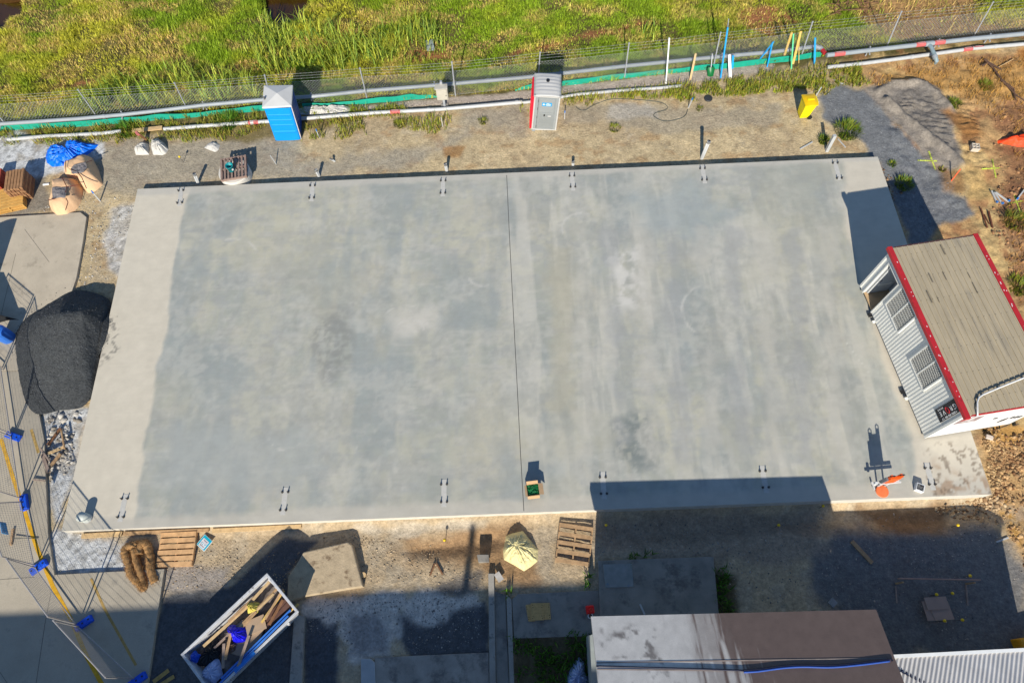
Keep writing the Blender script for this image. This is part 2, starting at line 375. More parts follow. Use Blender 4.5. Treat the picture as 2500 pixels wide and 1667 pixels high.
slay(sarea([(770, 770), (850, 750), (860, 860), (800, 940), (770, 880)], .25) * sstep(.3, .6, .5 * ns4 + .5 * fbm(X * 7, Y * 7, 77)), (136, 138, 136), .7)
slay(sarea([(940, 770), (1050, 755), (1070, 800), (960, 830)], .4), (200, 197, 190), .7)
slay(sarea([(1480, 620), (1570, 600), (1570, 740), (1500, 760)], .3, 1.2) * sstep(.35, .6, ns4), (206, 204, 200), .8)
slay(sarea([(1340, 600), (1400, 600), (1400, 1000), (1350, 1000)], .3, .9), (176, 171, 152), .5)
slay(sarea([(430, 1040), (760, 1060), (740, 1180), (340, 1200)], .5, 1.6), (165, 170, 170), .6)
for k in range(9):
    a0 = 1400 + k * 75; slay(sarea([(a0, 560), (a0 + 26, 560), (a0 + 55, 1120), (a0 + 28, 1120)], .25, 1.5), (160, 162, 163) if k % 2 else (186, 184, 177), .55)
# pale hand-floated margins along the four edges
lm = sstep(-.08, .08, sdist(X, Y, Wp([(470, 458), (452, 500), (432, 600), (410, 760), (385, 900), (352, 1080), (335, 1220), (322, 1290), (100, 1300), (300, 450)], ST)) + nse * .35)
slay(lm, (206, 199, 185), .97)
rm_ = sstep(-.15, .15, sdist(X, Y, Wp([(2060, 380), (2200, 370), (2480, 1220), (2240, 1215), (2235, 1090), (2140, 820), (2070, 560)], ST)) + nse * .5)
slay(rm_, (204, 197, 184), .93)
slay(sstep(.55, .25, Y - 4.4 + nse * .3), (190, 186, 177), .85); slay(sstep(.35, .15, 18.65 - Y + nse * .2), (188, 185, 178), .8)
slay(sarea([(2300, 1150), (2420, 1150), (2430, 1206), (2300, 1208)], .3, 1.2) * sstep(.45, .6, ns4), (150, 120, 92), .7)
slay(sarea([(2270, 1090), (2400, 1090), (2420, 1206), (2270, 1208)], .2, .8) * sstep(.6, .66, fbm(X * 6, Y * 6, 59)), (112, 98, 84), .7)
slay(sarea([(150, 780), (285, 760), (290, 860), (240, 900)], .1, .3) * sstep(.55, .62, fbm(X * 8, Y * 8, 60)), (90, 90, 90), .6)
for (cx_, cy_, r0_, a0_, a1_) in ((985, 800, .95, -.2, 2.6), (1000, 815, .6, .2, 2.4), (700, 1050, .7, 3.4, 5.6), (1420, 560, .8, 1, 3.4), (560, 640, 1.1, .2, 1.9), (1750, 760, 1.3, 2, 4), (1180, 660, .7, 3, 5)):
    c_ = W(cx_, cy_, ST); an_ = np.mod(np.arctan2(Y - c_[1], X - c_[0]), 6.283); slay(sstep(.07, .02, np.abs(np.hypot(X - c_[0], Y - c_[1]) - r0_ - .15 * nse)) * ((an_ > a0_) & (an_ < a1_)) * sstep(.35, .6, ns4), (202, 200, 195), .5)
slay(sstep(.016, .004, ldist(X, Y, Wp([(2062, 830), (2090, 868), (2122, 910)], ST))), (205, 205, 202), .6)
SC_ *= (KP * .965 * (.96 + .08 * ns4) * (.96 + .08 * fbm(X * 3, Y * 14, 64, 3)))[:, None] * np.array([[1.03, 1.0, .945]])
slab = thing('concrete_slab', 'large pale grey new concrete slab with bolt groups along two edges, filling the middle of the site', 'slab', (0, 0, 0))
I = np.arange(nu * nv).reshape(nv, nu)
F4 = np.stack([I[:-1, :-1].ravel(), I[:-1, 1:].ravel(), I[1:, 1:].ravel(), I[1:, :-1].ravel()], 1)
smat = M('slab_concrete', attr=True, rough=.7, var=.05, sc=2.2, bump=.08, bsc=70, fine=.06, fsc=90, spec=.3)
numesh('slab_top', np.stack([X, Y, np.full_like(X, ST)], 1), F4=F4, mt=smat, col=SC_, parent=slab)
sside = M('slab_edge_concrete', (206, 200, 188), rough=.8, var=.12, sc=3, bump=.3, bsc=40, fine=.1)
q = [(p[0], p[1]) for p in SLABW]; MB().prism(q, -.9, ST - .004).build('slab_side', sside, slab)
dark = M('dark_joint', (70, 70, 70), rough=.9, var=.1)
jm = MB(); jp = [W(1237, 428, ST), W(1243, 560, ST), W(1252, 740, ST), W(1262, 930, ST), W(1271, 1110, ST), W(1279, 1247, ST)]
for a, b in zip(jp[:-1], jp[1:]): jm.beam((a[0], a[1], ST + .001), (b[0], b[1], ST + .001), .022, .006)
jm.build('control_joint', dark, slab)
steel = M('galvanised_steel', (150, 152, 156), rough=.45, metal=.6, var=.15, sc=20)
bsteel = M('dark_bolt_steel', (92, 90, 88), rough=.5, metal=.5, var=.2, sc=20)
wpatch = M('pale_grout', (190, 187, 180), rough=.8, var=.08, sc=8)
bolts = [((442, 466), (439, 496)), ((763, 454), (761, 484)), ((1082, 442), (1081, 472)), ((1397, 430), (1398, 457)), ((1715, 412), (1720, 440)), ((2039, 399), (2049, 436)),
         ((305, 1217), (295, 1262)), ((696, 1201), (692, 1245)), ((1084, 1182), (1084, 1225)), ((1472, 1168), (1474, 1201)), ((1863, 1154), (1868, 1185)), ((2264, 1143), (2276, 1182))]
first = None
for (a, b) in bolts:
    A = W(*a, ST); B = W(*b, ST); c = (A + B) / 2; an = math.atan2(*(A - B)[1::-1]) - math.pi / 2
    hl = max(np.linalg.norm(A - B) / 2, .28)
    if first is None:
        mb = MB(); mb.box((0, 0, .003), (.18, hl * 2 + .3, .004)); g0 = mb.build('bolt_plate', wpatch, slab, (c[0], c[1], ST), an)
        for sx in (-1, 1):
            for sy in (-1, 1):
                bb = MB().cyl((0, 0, .004), .018, .12, 8); bb.cyl((0, 0, .004), .045, .012, 6); bb.cyl((0, 0, .016), .034, .03, 6)
                bb.build('anchor_bolt', bsteel, g0, (sx * .1, sy * hl, 0))
        first = g0
    else:
        g = copy_tree(first, slab); g.location = (c[0], c[1], ST); g.rotation_euler = (0, 0, an + random.uniform(-.05, .05))
        for ch in [q for q in bpy.data.objects if q.parent == g]: ch.location.y = math.copysign(hl, ch.location.y)

# ================================================================== PAVING, KERBS
def plate(name, px, z, th, mt, label, cat, kind=None, bev=.012):
    P = Wp(px, z); o = MB().prism([(p[0], p[1]) for p in P], z - th, z).build(name, mt, bev=bev)
    return tag(o, label, cat, kind=kind) if kind is None else tag(o, kind=kind)
ycon = M('yard_concrete', (176, 165, 146), rough=.8, var=.1, sc=1.2, bump=.12, bsc=60, fine=.16, fsc=60, stain=(150, 142, 128), ssc=1.2, sth=.58)
pcon = M('pad_concrete', (186, 173, 152), rough=.8, var=.1, sc=1.5, bump=.12, bsc=60, fine=.1, fsc=60, stain=(158, 146, 128), ssc=1.6, sth=.56)
plate('pavement', [(-900, 560), (-300, 545), (0, 530), (196, 518), (211, 530), (203, 585), (195, 633), (186, 680), (172, 720), (140, 800), (100, 905), (-900, 905)], .11, .3, pcon, None, None, 'structure')
plate('pavement', [(-900, 906), (60, 906), (95, 1010), (108, 1074), (117, 1300), (133, 1402), (401, 1388), (380, 1530), (360, 1670), (335, 1900), (-900, 1900)], .105, .3, ycon, None, None, 'structure')
ypaint = M('yellow_road_paint', (208, 158, 30), rough=.75, var=.25, sc=6, fine=.2, fsc=40)
fpaint = M('faded_yellow_paint', (178, 146, 84), rough=.8, var=.25, sc=8, fine=.25)
def strip(px, w_, z, mt):
    P = Wp(px, z); mb = MB()
    for a, b in zip(P[:-1], P[1:]): mb.beam((a[0], a[1], z), (b[0], b[1], z), w_, .006)
    return tag(mb.build('road_marking', mt), kind='structure')
strip([(2, 1071), (33, 1170), (67, 1268), (89, 1335), (98, 1356), (129, 1431), (173, 1511), (211, 1600), (248, 1668), (300, 1760)], .13, .108, ypaint)
strip([(76, 1048), (94, 1105)], .1, .107, fpaint); strip([(222, 1412), (255, 1485), (332, 1623)], .08, .107, fpaint)
strip([(374, 1664), (412, 1635)], .13, .05, fpaint); strip([(378, 1680), (425, 1650)], .12, .05, fpaint)
jn = M('saw_cut', (112, 106, 96), rough=.9, var=.1)
for q in ([(0, 1414), (85, 1408)], [(133, 1402), (110, 1520), (88, 1668)], [(0, 1640), (20, 1670)]): strip(q, .014, .106, jn)
for q in ([(38, 620), (0, 780)], [(60, 560), (120, 640)]): strip(q, .01, .112, jn)
kcon = M('kerb_concrete', (158, 152, 142), rough=.85, var=.2, sc=2.5, bump=.3, bsc=40, fine=.2, stain=(104, 100, 96), ssc=2.5, sth=.55)
gcon = M('grey_old_concrete', (142, 136, 126), rough=.85, var=.2, sc=1.8, bump=.25, bsc=40, fine=.2, stain=(108, 102, 96), ssc=1.3, sth=.5)
plate('concrete_kerb', [(1192, 1399), (1206, 1399), (1212, 1750), (1196, 1750)], .14, .3, kcon, 'long straight concrete kerb along the right side of the patched asphalt', 'kerb')
plate('concrete_kerb', [(1236, 1450), (1249, 1463), (1258, 1750), (1247, 1750)], .12, .3, kcon, 'narrow concrete kerb bordering the weedy bed left of the stained roof', 'kerb')
plate('concrete_kerb', [(718, 1500), (743, 1503), (733, 1750), (700, 1750)], .13, .3, kcon, 'broad worn concrete kerb between the skip bin and the asphalt', 'kerb')
plate('concrete_path', [(1206, 1440), (1234, 1452), (1246, 1750), (1214, 1750)], .05, .3, gcon, 'narrow grey concrete drain path between two kerbs', 'path')
plate('concrete_path', [(1250, 1462), (1265, 1449), (1463, 1440), (1470, 1600), (1442, 1552), (1255, 1558)], .1, .3, gcon, 'dirty grey concrete path holding the chipboard pieces and red can', 'path')
ps = plate('pit_slab', [(1460, 1368), (1742, 1358), (1757, 1520), (1466, 1530)], .2, .5, gcon, 'raised dark concrete slab with square access lid above the stained roof', 'slab')
P = Wp([(1472, 1377), (1543, 1375), (1547, 1432), (1478, 1434)], .22)
lid = MB().prism([(p[0], p[1]) for p in P], .19, .225).build('access_lid', M('lid_concrete', (140, 142, 138), rough=.8, var=.15, sc=4, stain=(96, 124, 150), ssc=2.4, sth=.56), ps, bev=.008)
plate('concrete_paving', [(915, 1604), (1193, 1592), (1196, 1750), (918, 1750)], .07, .3, M('old_paving', (160, 150, 138), rough=.85, var=.2, sc=2, fine=.2, stain=(120, 112, 104), ssc=1.6, sth=.5), 'stained old concrete paving at the foot of the patched asphalt', 'paving')
plate('concrete_paving', [(881, 1607), (903, 1607), (915, 1616), (919, 1750), (881, 1750)], .1, .3, M('pale_paving', (178, 178, 176), rough=.85, var=.12, sc=3, fine=.2), 'short pale grey concrete strip beside the old paving', 'paving')
P = Wp([(740, 1347), (849, 1322), (859, 1330), (886, 1431), (740, 1456), (700, 1471), (703, 1407), (727, 1371)], .22)
bcon = M('broken_concrete', (182, 162, 132), rough=.95, var=.16, sc=4, bump=.5, bsc=16, fine=.25, stain=(128, 108, 84), ssc=3, sth=.55, bdist=.03)
tag(MB().prism([(p[0], p[1]) for p in P], -.2, .22).build('broken_concrete', bcon, bev=.04), 'thick broken slab of earth-covered concrete lying near the skip bin', 'rubble')
P = Wp([(1164, 1353), (1193, 1353), (1194, 1371), (1168, 1372)], .25)
tag(MB().prism([(p[0], p[1]) for p in P], .0, .25).build('concrete_block', gcon, bev=.01), 'small square grey concrete block beside the yellow crumpled bag', 'block')

# ================================================================== GRASS AND WEEDS (uncountable)
def blades(name, x, y, ln, wd, lean, colr, mt, zoff=0.0, azi=None):
    n = len(x); z = gz(x, y) + zoff; az = rng.random(n) * 2 * np.pi if azi is None else azi; dx, dy = np.cos(az), np.sin(az)
    px, py = -dy, dx; h1 = ln * .55 * np.cos(lean * .5); o1 = ln * .55 * np.sin(lean * .5); h2 = h1 + ln * .45 * np.cos(lean * 1.4); o2 = o1 + ln * .45 * np.sin(lean * 1.4)
    w2 = wd / 2; V = np.zeros((n, 5, 3))
    V[:, 0] = np.stack([x - px * w2, y - py * w2, z - .02], 1); V[:, 1] = np.stack([x + px * w2, y + py * w2, z - .02], 1)
    V[:, 2] = np.stack([x + dx * o1 + px * w2 * .8, y + dy * o1 + py * w2 * .8, z + h1], 1); V[:, 3] = np.stack([x + dx * o1 - px * w2 * .8, y + dy * o1 - py * w2 * .8, z + h1], 1)
    V[:, 4] = np.stack([x + dx * o2, y + dy * o2, z + h2], 1)
    b = np.arange(n)[:, None] * 5
    return numesh(name, V.reshape(-1, 3), F4=b + np.array([[0, 1, 2, 3]]), F3=b + np.array([[3, 2, 4]]), mt=mt, col=np.repeat(colr, 5, 0))
gm = M('grass_blade', attr=True, rough=.55, var=0, bump=0, spec=.25, trans=.25)
def mix(a, b, t): return np.array(S(*a))[None] * (1 - t[:, None]) + np.array(S(*b))[None] * t[:, None]
def inpoly(x, y, px, soft=.3, namp=1.0, z=0): return sstep(-soft, soft, sdist(x, y, Wp(px, z)) + namp * (fbm(x * 1.3, y * 1.3, 23, 5) - .5))
DEAD = [[(1800, 10), (1900, 5), (1970, 50), (1930, 90), (1830, 70)], [(1160, 100), (1250, 85), (1240, 110), (1170, 118)], [(1400, 20), (1500, 10), (1480, 30)], [(260, 95), (420, 85), (440, 130), (280, 140)], [(2070, -40), (2110, 50), (2190, 112), (2620, 92), (2620, 55), (2400, 62), (2390, -60)], [(990, 120), (1090, 110), (1100, 138), (1010, 146)], [(1235, 128), (1330, 100), (1480, 60), (1560, 38), (1590, 46), (1540, 82), (1420, 92), (1300, 128)], [(105, 200), (250, 175), (240, 202), (110, 214)], [(500, 172), (600, 138), (612, 160), (530, 188)]]
n = 560000; x = rng.uniform(-27.5, 27.5, n); y = rng.uniform(22.8, 33.2, n)
keep = (y > fence_y(x) - .15 + .3 * rng.random(n))
dd = np.zeros(n)
for i_, q in enumerate(DEAD): dd = np.maximum(dd, inpoly(x, y, q, .4, 1.4) * (.72 if i_ < 4 else 1))
pm = np.maximum(sstep(-.1, .2, sdist(x, y, POND)), sstep(-.1, .2, sdist(x, y, POND2)))
keep &= (rng.random(n) > dd * .93) & (rng.random(n) > pm)
cl = fbm(x * .9, y * .9, 70); keep &= rng.random(n) < .34 + 1.0 * sstep(.3, .55, cl)
x, y, cl, dd = x[keep], y[keep], cl[keep], dd[keep]; n = len(x)
hue = fbm(x * .35, y * .35, 71); br = fbm(x * 2.2, y * 2.2, 72)
lush = np.clip(inpoly(x, y, [(1260, -40), (2080, -40), (2100, 110), (1700, 130), (1330, 140), (1200, 60)], 1.5, 3) * .5 + inpoly(x, y, [(420, -30), (640, -30), (620, 60), (480, 70)], 1.0, 2) * .7, 0, 1)
c = mix((184, 180, 58), (134, 158, 36), np.clip(sstep(.35, .65, hue) + lush * .8, 0, 1))
straw = np.clip(sstep(.47, .62, fbm(x * .7, y * 1.6, 73)) * (1 - .6 * lush) * .85 + dd, 0, 1) * (rng.random(n) < .75)
c = c * (1 - straw[:, None]) + np.array(S(206, 176, 104))[None] * straw[:, None]
c *= (1.3 * (.45 + .9 * rng.random(n)) * (.7 + .6 * br))[:, None]
ln = rng.uniform(.1, .27, n) * (.7 + .8 * sstep(.4, .6, cl)) * (1 - .35 * lush); lean = rng.uniform(.2, 1.35, n) + straw * .4
tag(blades('field_grass', x, y, ln, rng.uniform(.012, .032, n), lean, c, gm), 'thick yellow green grass covering the field beyond the wire fence', 'grass', kind='stuff')
# tall reeds
def reeds(name, label, polys, dens, l0, l1, c0, c1, wd=(.025, .05)):
    xs, ys = [], []
    for q in polys:
        P = Wp(q); a, b = P.min(0), P.max(0); k = int((b[0] - a[0]) * (b[1] - a[1]) * dens)
        xx = rng.uniform(a[0], b[0], k); yy = rng.uniform(a[1], b[1], k); ok = (sdist(xx, yy, P) + .8 * (fbm(xx * 1.6, yy * 1.6, 80) - .5) > 0) & (fbm(xx * 1.8, yy * 1.8, 81) > .4)
        xs.append(xx[ok]); ys.append(yy[ok])
    xx = np.concatenate(xs); yy = np.concatenate(ys); k = len(xx)
    cc = mix(c0, c1, rng.random(k)) * (1.0 * (.5 + .8 * rng.random(k)))[:, None]
    return tag(blades(name, xx, yy, rng.uniform(l0, l1, k), rng.uniform(*wd, k), rng.uniform(.15, 1.15, k), cc, gm), label, 'reeds' if 'reed' in name else 'weeds', kind='stuff')
reeds('tall_reeds', 'tall bright green reeds growing between the brown pond and the fence',
      [[(640, 60), (760, 50), (900, 70), (1060, 60), (1090, 120), (1000, 150), (860, 165), (640, 180), (600, 120)], [(300, 190), (440, 165), (620, 190), (640, 250), (460, 262), (260, 275), (180, 262)], [(1740, 110), (1800, 110), (1800, 130), (1750, 132)], [(1560, 70), (1600, 70), (1600, 95), (1560, 95)]],
      75, .5, 1.25, (196, 196, 70), (132, 168, 66), (.03, .055))
reeds('fence_weeds', 'rough green and brown weeds along the foot of the fence and white pipe',
      [[(-40, 300), (300, 288), (520, 275), (640, 268), (650, 310), (560, 345), (440, 345), (300, 345), (110, 352), (-40, 350)], [(735, 290), (870, 285), (900, 330), (800, 345), (735, 345)], [(860, 262), (1010, 262), (1010, 280), (870, 290)],
       [(1370, 235), (1500, 222), (1660, 212), (1880, 175), (2010, 160), (2100, 165), (2125, 205), (2060, 210), (1990, 235), (1900, 225), (1770, 240), (1700, 250), (1620, 240), (1380, 256)], [(950, 295), (1030, 290), (1100, 270), (1110, 300), (1060, 330), (960, 310)], [(1300, 245), (1298, 270), (1270, 275), (1270, 250)]],
      300, .1, .4, (186, 160, 72), (128, 156, 40), (.014, .034))
reeds('verge_grass', 'green grass tongues at the foot of the silt barrier and old pipe', [[(1380, 240), (1560, 222), (1680, 222), (1790, 200), (1960, 200), (2090, 165), (2120, 200), (1950, 225), (1790, 235), (1690, 245), (1500, 240)], [(720, 275), (860, 258), (1000, 262), (860, 280)], [(1330, 212), (1500, 192), (1330, 200)]], 330, .08, .28, (186, 182, 56), (112, 150, 38), (.016, .034))
reeds('rough_dry_grass', 'dry golden grass on the clay bank near the right edge', [[(2180, 170), (2290, 150), (2600, 130), (2600, 300), (2480, 330), (2380, 250), (2280, 215)], [(2120, 180), (2200, 190), (2130, 215)], [(2450, 500), (2600, 480), (2600, 780), (2490, 740), (2460, 640)], [(2470, 300), (2600, 300), (2600, 420), (2480, 420)]], 120, .08, .3, (206, 160, 76), (170, 122, 62), (.012, .025))
reeds('shade_weeds', 'dark green weeds in the shaded bed beside the stained roof', [[(1252, 1560), (1440, 1540), (1452, 1640), (1440, 1750), (1255, 1750)], [(1745, 1380), (1775, 1385), (1795, 1510), (1755, 1510)], [(1225, 1425), (1258, 1440), (1240, 1462)], [(1440, 1400), (1405, 1425), (1445, 1436)], [(1530, 1352), (1600, 1350), (1590, 1366), (1540, 1368)]], 260, .12, .45, (90, 128, 36), (60, 100, 26), (.02, .05))
def tuft(px, py, r, nb, h, label, c0=(96, 146, 34), c1=(170, 170, 60)):
    g = G(px, py); k = nb; a = rng.random(k) * 6.283; rr = r * np.sqrt(rng.random(k)); xx = g.x + rr * np.cos(a); yy = g.y + rr * np.sin(a)
    cc = mix(c0, c1, rng.random(k)) * (.65 * (.6 + .7 * rng.random(k)))[:, None]
    tag(blades('grass_tuft', xx, yy, rng.uniform(.5, 1, k) * h, rng.uniform(.015, .035, k), rng.uniform(.2, 1.0, k), cc, gm, azi=a), label, 'grass tuft')
tuft(2068, 322, .55, 420, .4, 'largest bushy green grass tuft, beside the square white post near the bin')
tuft(2010, 345, .22, 160, .3, 'small grass tuft left of the square white post')
tuft(2206, 451, .36, 260, .3, 'bright green grass tuft between slab and grey track')
tuft(2176, 402, .16, 90, .2, 'tiny green tuft at the top right slab corner')
tuft(1500, 315, .25, 120, .2, 'low weed tuft in the washed-out rut of the sand', (130, 140, 50))
tuft(1708, 267, .15, 70, .16, 'small dry tuft in the sand beside the blue tipped stake', (120, 130, 60))
tuft(1180, 298, .2, 90, .2, 'small weed in grey gravel left of the grey toilet', (130, 140, 50))
tuft(975, 305, .25, 130, .2, 'weed patch below the white pipe with red label', (140, 150, 50))
tuft(2300, 415, .14, 70, .15, 'tiny tuft by the orange stake', (150, 130, 60))
tuft(2475, 540, .5, 320, .3, 'green tuft by the white conduit lengths at the right edge', (110, 130, 40))
tuft(2488, 700, .45, 300, .35, 'leafy green tuft between the cabin and the right edge', (120, 150, 40))
tuft(2330, 255, .3, 170, .25, 'green tuft on the clay above the tyre tracks', (120, 150, 40))
tuft(2405, 210, .3, 170, .25, 'green tuft in golden grass below the lower pipe', (130, 150, 40))
tuft(560, 300, .45, 320, .5, 'leafy green weed clump left of the blue toilet', (84, 150, 40), (130, 170, 50))
tuft(310, 318, .5, 320, .4, 'leafy green weed clump hiding the white pipe end', (84, 150, 40), (120, 160, 50))

# ================================================================== STONES (uncountable)
ICO = None
def ico():
    t = (1 + 5 ** .5) / 2; v = np.array([(-1, t, 0), (1, t, 0), (-1, -t, 0), (1, -t, 0), (0, -1, t), (0, 1, t), (0, -1, -t), (0, 1, -t), (t, 0, -1), (t, 0, 1), (-t, 0, -1), (-t, 0, 1)], float) / 1.9
    f = np.array([(0, 11, 5), (0, 5, 1), (0, 1, 7), (0, 7, 10), (0, 10, 11), (1, 5, 9), (5, 11, 4), (11, 10, 2), (10, 7, 6), (7, 1, 8), (3, 9, 4), (3, 4, 2), (3, 2, 6), (3, 6, 8), (3, 8, 9), (4, 9, 5), (2, 4, 11), (6, 2, 10), (8, 6, 7), (9, 8, 1)])
    return v, f
stm = M('stone', attr=True, rough=.9, var=.2, sc=14, bump=.3, bsc=30, spec=.2)
def stones(name, label, specs, cat='stones', zf=None):
    v0, f0 = ico(); Vs, Fs, Cs = [], [], []; base = 0
    for (px, n, r0, r1, c0, c1) in specs:
        P = Wp(px); a, b = P.min(0), P.max(0); xs = rng.uniform(a[0], b[0], n * 3); ys = rng.uniform(a[1], b[1], n * 3)
        ok = (sdist(xs, ys, P) + .8 * (fbm(xs * 1.5, ys * 1.5, 90) - .5) > 0) & (fbm(xs * 1.1, ys * 1.1, 91) > rng.uniform(.25, .6, len(xs))); xs, ys = xs[ok][:n], ys[ok][:n]; n_ = len(xs)
        r = r0 * (r1 / r0) ** (rng.random(n_) ** 2.2); sc = rng.uniform(.55, 1.15, (n_, 3)); sc[:, 2] *= .7
        vv = v0[None] * (1 + .4 * rng.uniform(-1, 1, (n_, 12, 1))) * sc[:, None] * r[:, None, None]
        an = rng.random(n_) * 6.28; ca, sa = np.cos(an)[:, None], np.sin(an)[:, None]
        X_, Y_ = vv[:, :, 0] * ca - vv[:, :, 1] * sa, vv[:, :, 0] * sa + vv[:, :, 1] * ca
        z = (gz(xs, ys) if zf is None else zf(xs, ys)) + r * .05
        Vs.append(np.stack([X_ + xs[:, None], Y_ + ys[:, None], vv[:, :, 2] + z[:, None]], 2).reshape(-1, 3))
        Fs.append((np.arange(n_)[:, None, None] * 12 + f0[None] + base).reshape(-1, 3)); base += n_ * 12
        Cs.append(np.repeat(mix(c0, c1, rng.random(n_)) * (KP * (.75 + .4 * rng.random(n_)))[:, None], 12, 0))
    return tag(numesh(name, np.concatenate(Vs), F3=np.concatenate(Fs), mt=stm, col=np.concatenate(Cs)), label, cat, kind='stuff')
stones('clay_rubble', 'broken clods and stones in the churned clay right of the slab',
       [([(2430, 1060), (2600, 1050), (2600, 1420), (2500, 1380), (2440, 1250)], 2600, .018, .1, (206, 168, 120), (112, 76, 50)),
        ([(2385, 1045), (2440, 1040), (2450, 1190), (2425, 1200)], 800, .015, .08, (214, 180, 130), (104, 72, 48)),
        ([(2290, 1225), (2440, 1212), (2470, 1280), (2420, 1270), (2300, 1255)], 800, .015, .09, (214, 186, 146), (126, 92, 62)),
        ([(2430, 260), (2600, 240), (2600, 780), (2480, 720), (2420, 560), (2440, 420)], 2200, .02, .1, (186, 142, 100), (120, 84, 60)),
        ([(2160, 620), (2120, 400), (2150, 390), (2200, 470)], 250, .02, .07, (170, 140, 110), (110, 80, 56)),
        ([(2160, 10), (2380, -20), (2400, 60), (2200, 110)], 700, .02, .08, (196, 160, 110), (130, 90, 60))])
stones('loose_gravel', 'loose gravel and small stones scattered over the bare ground',
       [([(230, 335), (1900, 260), (2000, 360), (1500, 400), (340, 470), (220, 480)], 2000, .008, .026, (190, 176, 152), (120, 108, 92)),
        ([(860, 262), (1270, 228), (1890, 155), (1890, 172), (1300, 246), (860, 275)], 2600, .015, .035, (206, 192, 178), (130, 118, 106)),
        ([(1995, 235), (2110, 220), (2260, 390), (2360, 480), (2260, 620), (2150, 400)], 1500, .01, .03, (156, 156, 156), (98, 98, 100)),
        ([(100, 500), (250, 480), (330, 500), (260, 690), (200, 700)], 500, .015, .05, (200, 196, 188), (130, 118, 100)),
        ([(400, 1330), (700, 1310), (1000, 1300), (1180, 1420), (900, 1430), (560, 1430), (400, 1450)], 2200, .008, .04, (200, 180, 150), (136, 116, 92)),
        ([(740, 1460), (1180, 1430), (1190, 1600), (860, 1600), (740, 1520)], 1800, .008, .035, (180, 172, 164), (116, 110, 104)),
        ([(1450, 1260), (2440, 1250), (2500, 1400), (2400, 1580), (2160, 1500), (1790, 1480), (1760, 1360), (1450, 1350)], 2600, .008, .035, (186, 176, 164), (106, 102, 98)),
        ([(110, 1010), (205, 995), (185, 1090), (170, 1160), (120, 1180)], 420, .02, .13, (214, 208, 198), (140, 130, 116)),
        ([(100, 1010), (200, 1000), (140, 1290), (320, 1320), (320, 1390), (135, 1395)], 900, .008, .03, (226, 224, 220), (130, 126, 120))])
# ================================================================== SHARED FINISHES
wood = M('weathered_timber', (176, 142, 104), rough=.85, var=.25, sc=6, bump=.3, bsc=50, fine=.2, fsc=60)
pine = M('pale_pine', (204, 172, 126), rough=.8, var=.2, sc=6, bump=.2, bsc=50, fine=.15)
greywood = M('grey_timber', (152, 132, 118), rough=.85, var=.22, sc=7, bump=.3, bsc=50, fine=.2)
brownwood = M('brown_timber', (132, 92, 62), rough=.85, var=.3, sc=6, bump=.3, bsc=50, fine=.2)
yellowwood = M('yellow_timber', (212, 176, 96), rough=.8, var=.15, sc=6)
darkwood = M('dark_stained_timber', (96, 66, 56), rough=.7, var=.25, sc=5)
pvc = M('grey_pvc', (150, 156, 160), rough=.5, var=.1, sc=2.5, bump=.05, bsc=20, fine=.06, fsc=30)
wpvc = M('white_pvc', (184, 184, 182), rough=.45, var=.08, sc=5)
redlab = M('red_label', (196, 96, 94), rough=.6, var=.12, sc=14)
palelab = M('pale_label_print', (228, 190, 186), rough=.6, var=.05)
blk = M('black_plastic', (34, 34, 36), rough=.5, var=.2, sc=10)
teal = M('green_silt_barrier', (20, 164, 136), rough=.7, var=.12, sc=3, bump=.2, bsc=30, trans=.15)
wire = M('galvanised_wire', (170, 172, 170), rough=.5, metal=.2, var=.1)
postm = M('galvanised_post', (180, 182, 184), rough=.5, metal=.25, var=.12, sc=5)
bluep = M('sky_blue_pole_paint', (24, 156, 226), rough=.5, var=.1)
greenp = M('pale_green_pole_paint', (92, 196, 140), rough=.5, var=.1)
yelcap = M('yellow_plastic', (236, 196, 30), rough=.5, var=.08)
whitep = M('white_paint', (226, 226, 224), rough=.55, var=.07, sc=3, bump=.05, fine=.04)

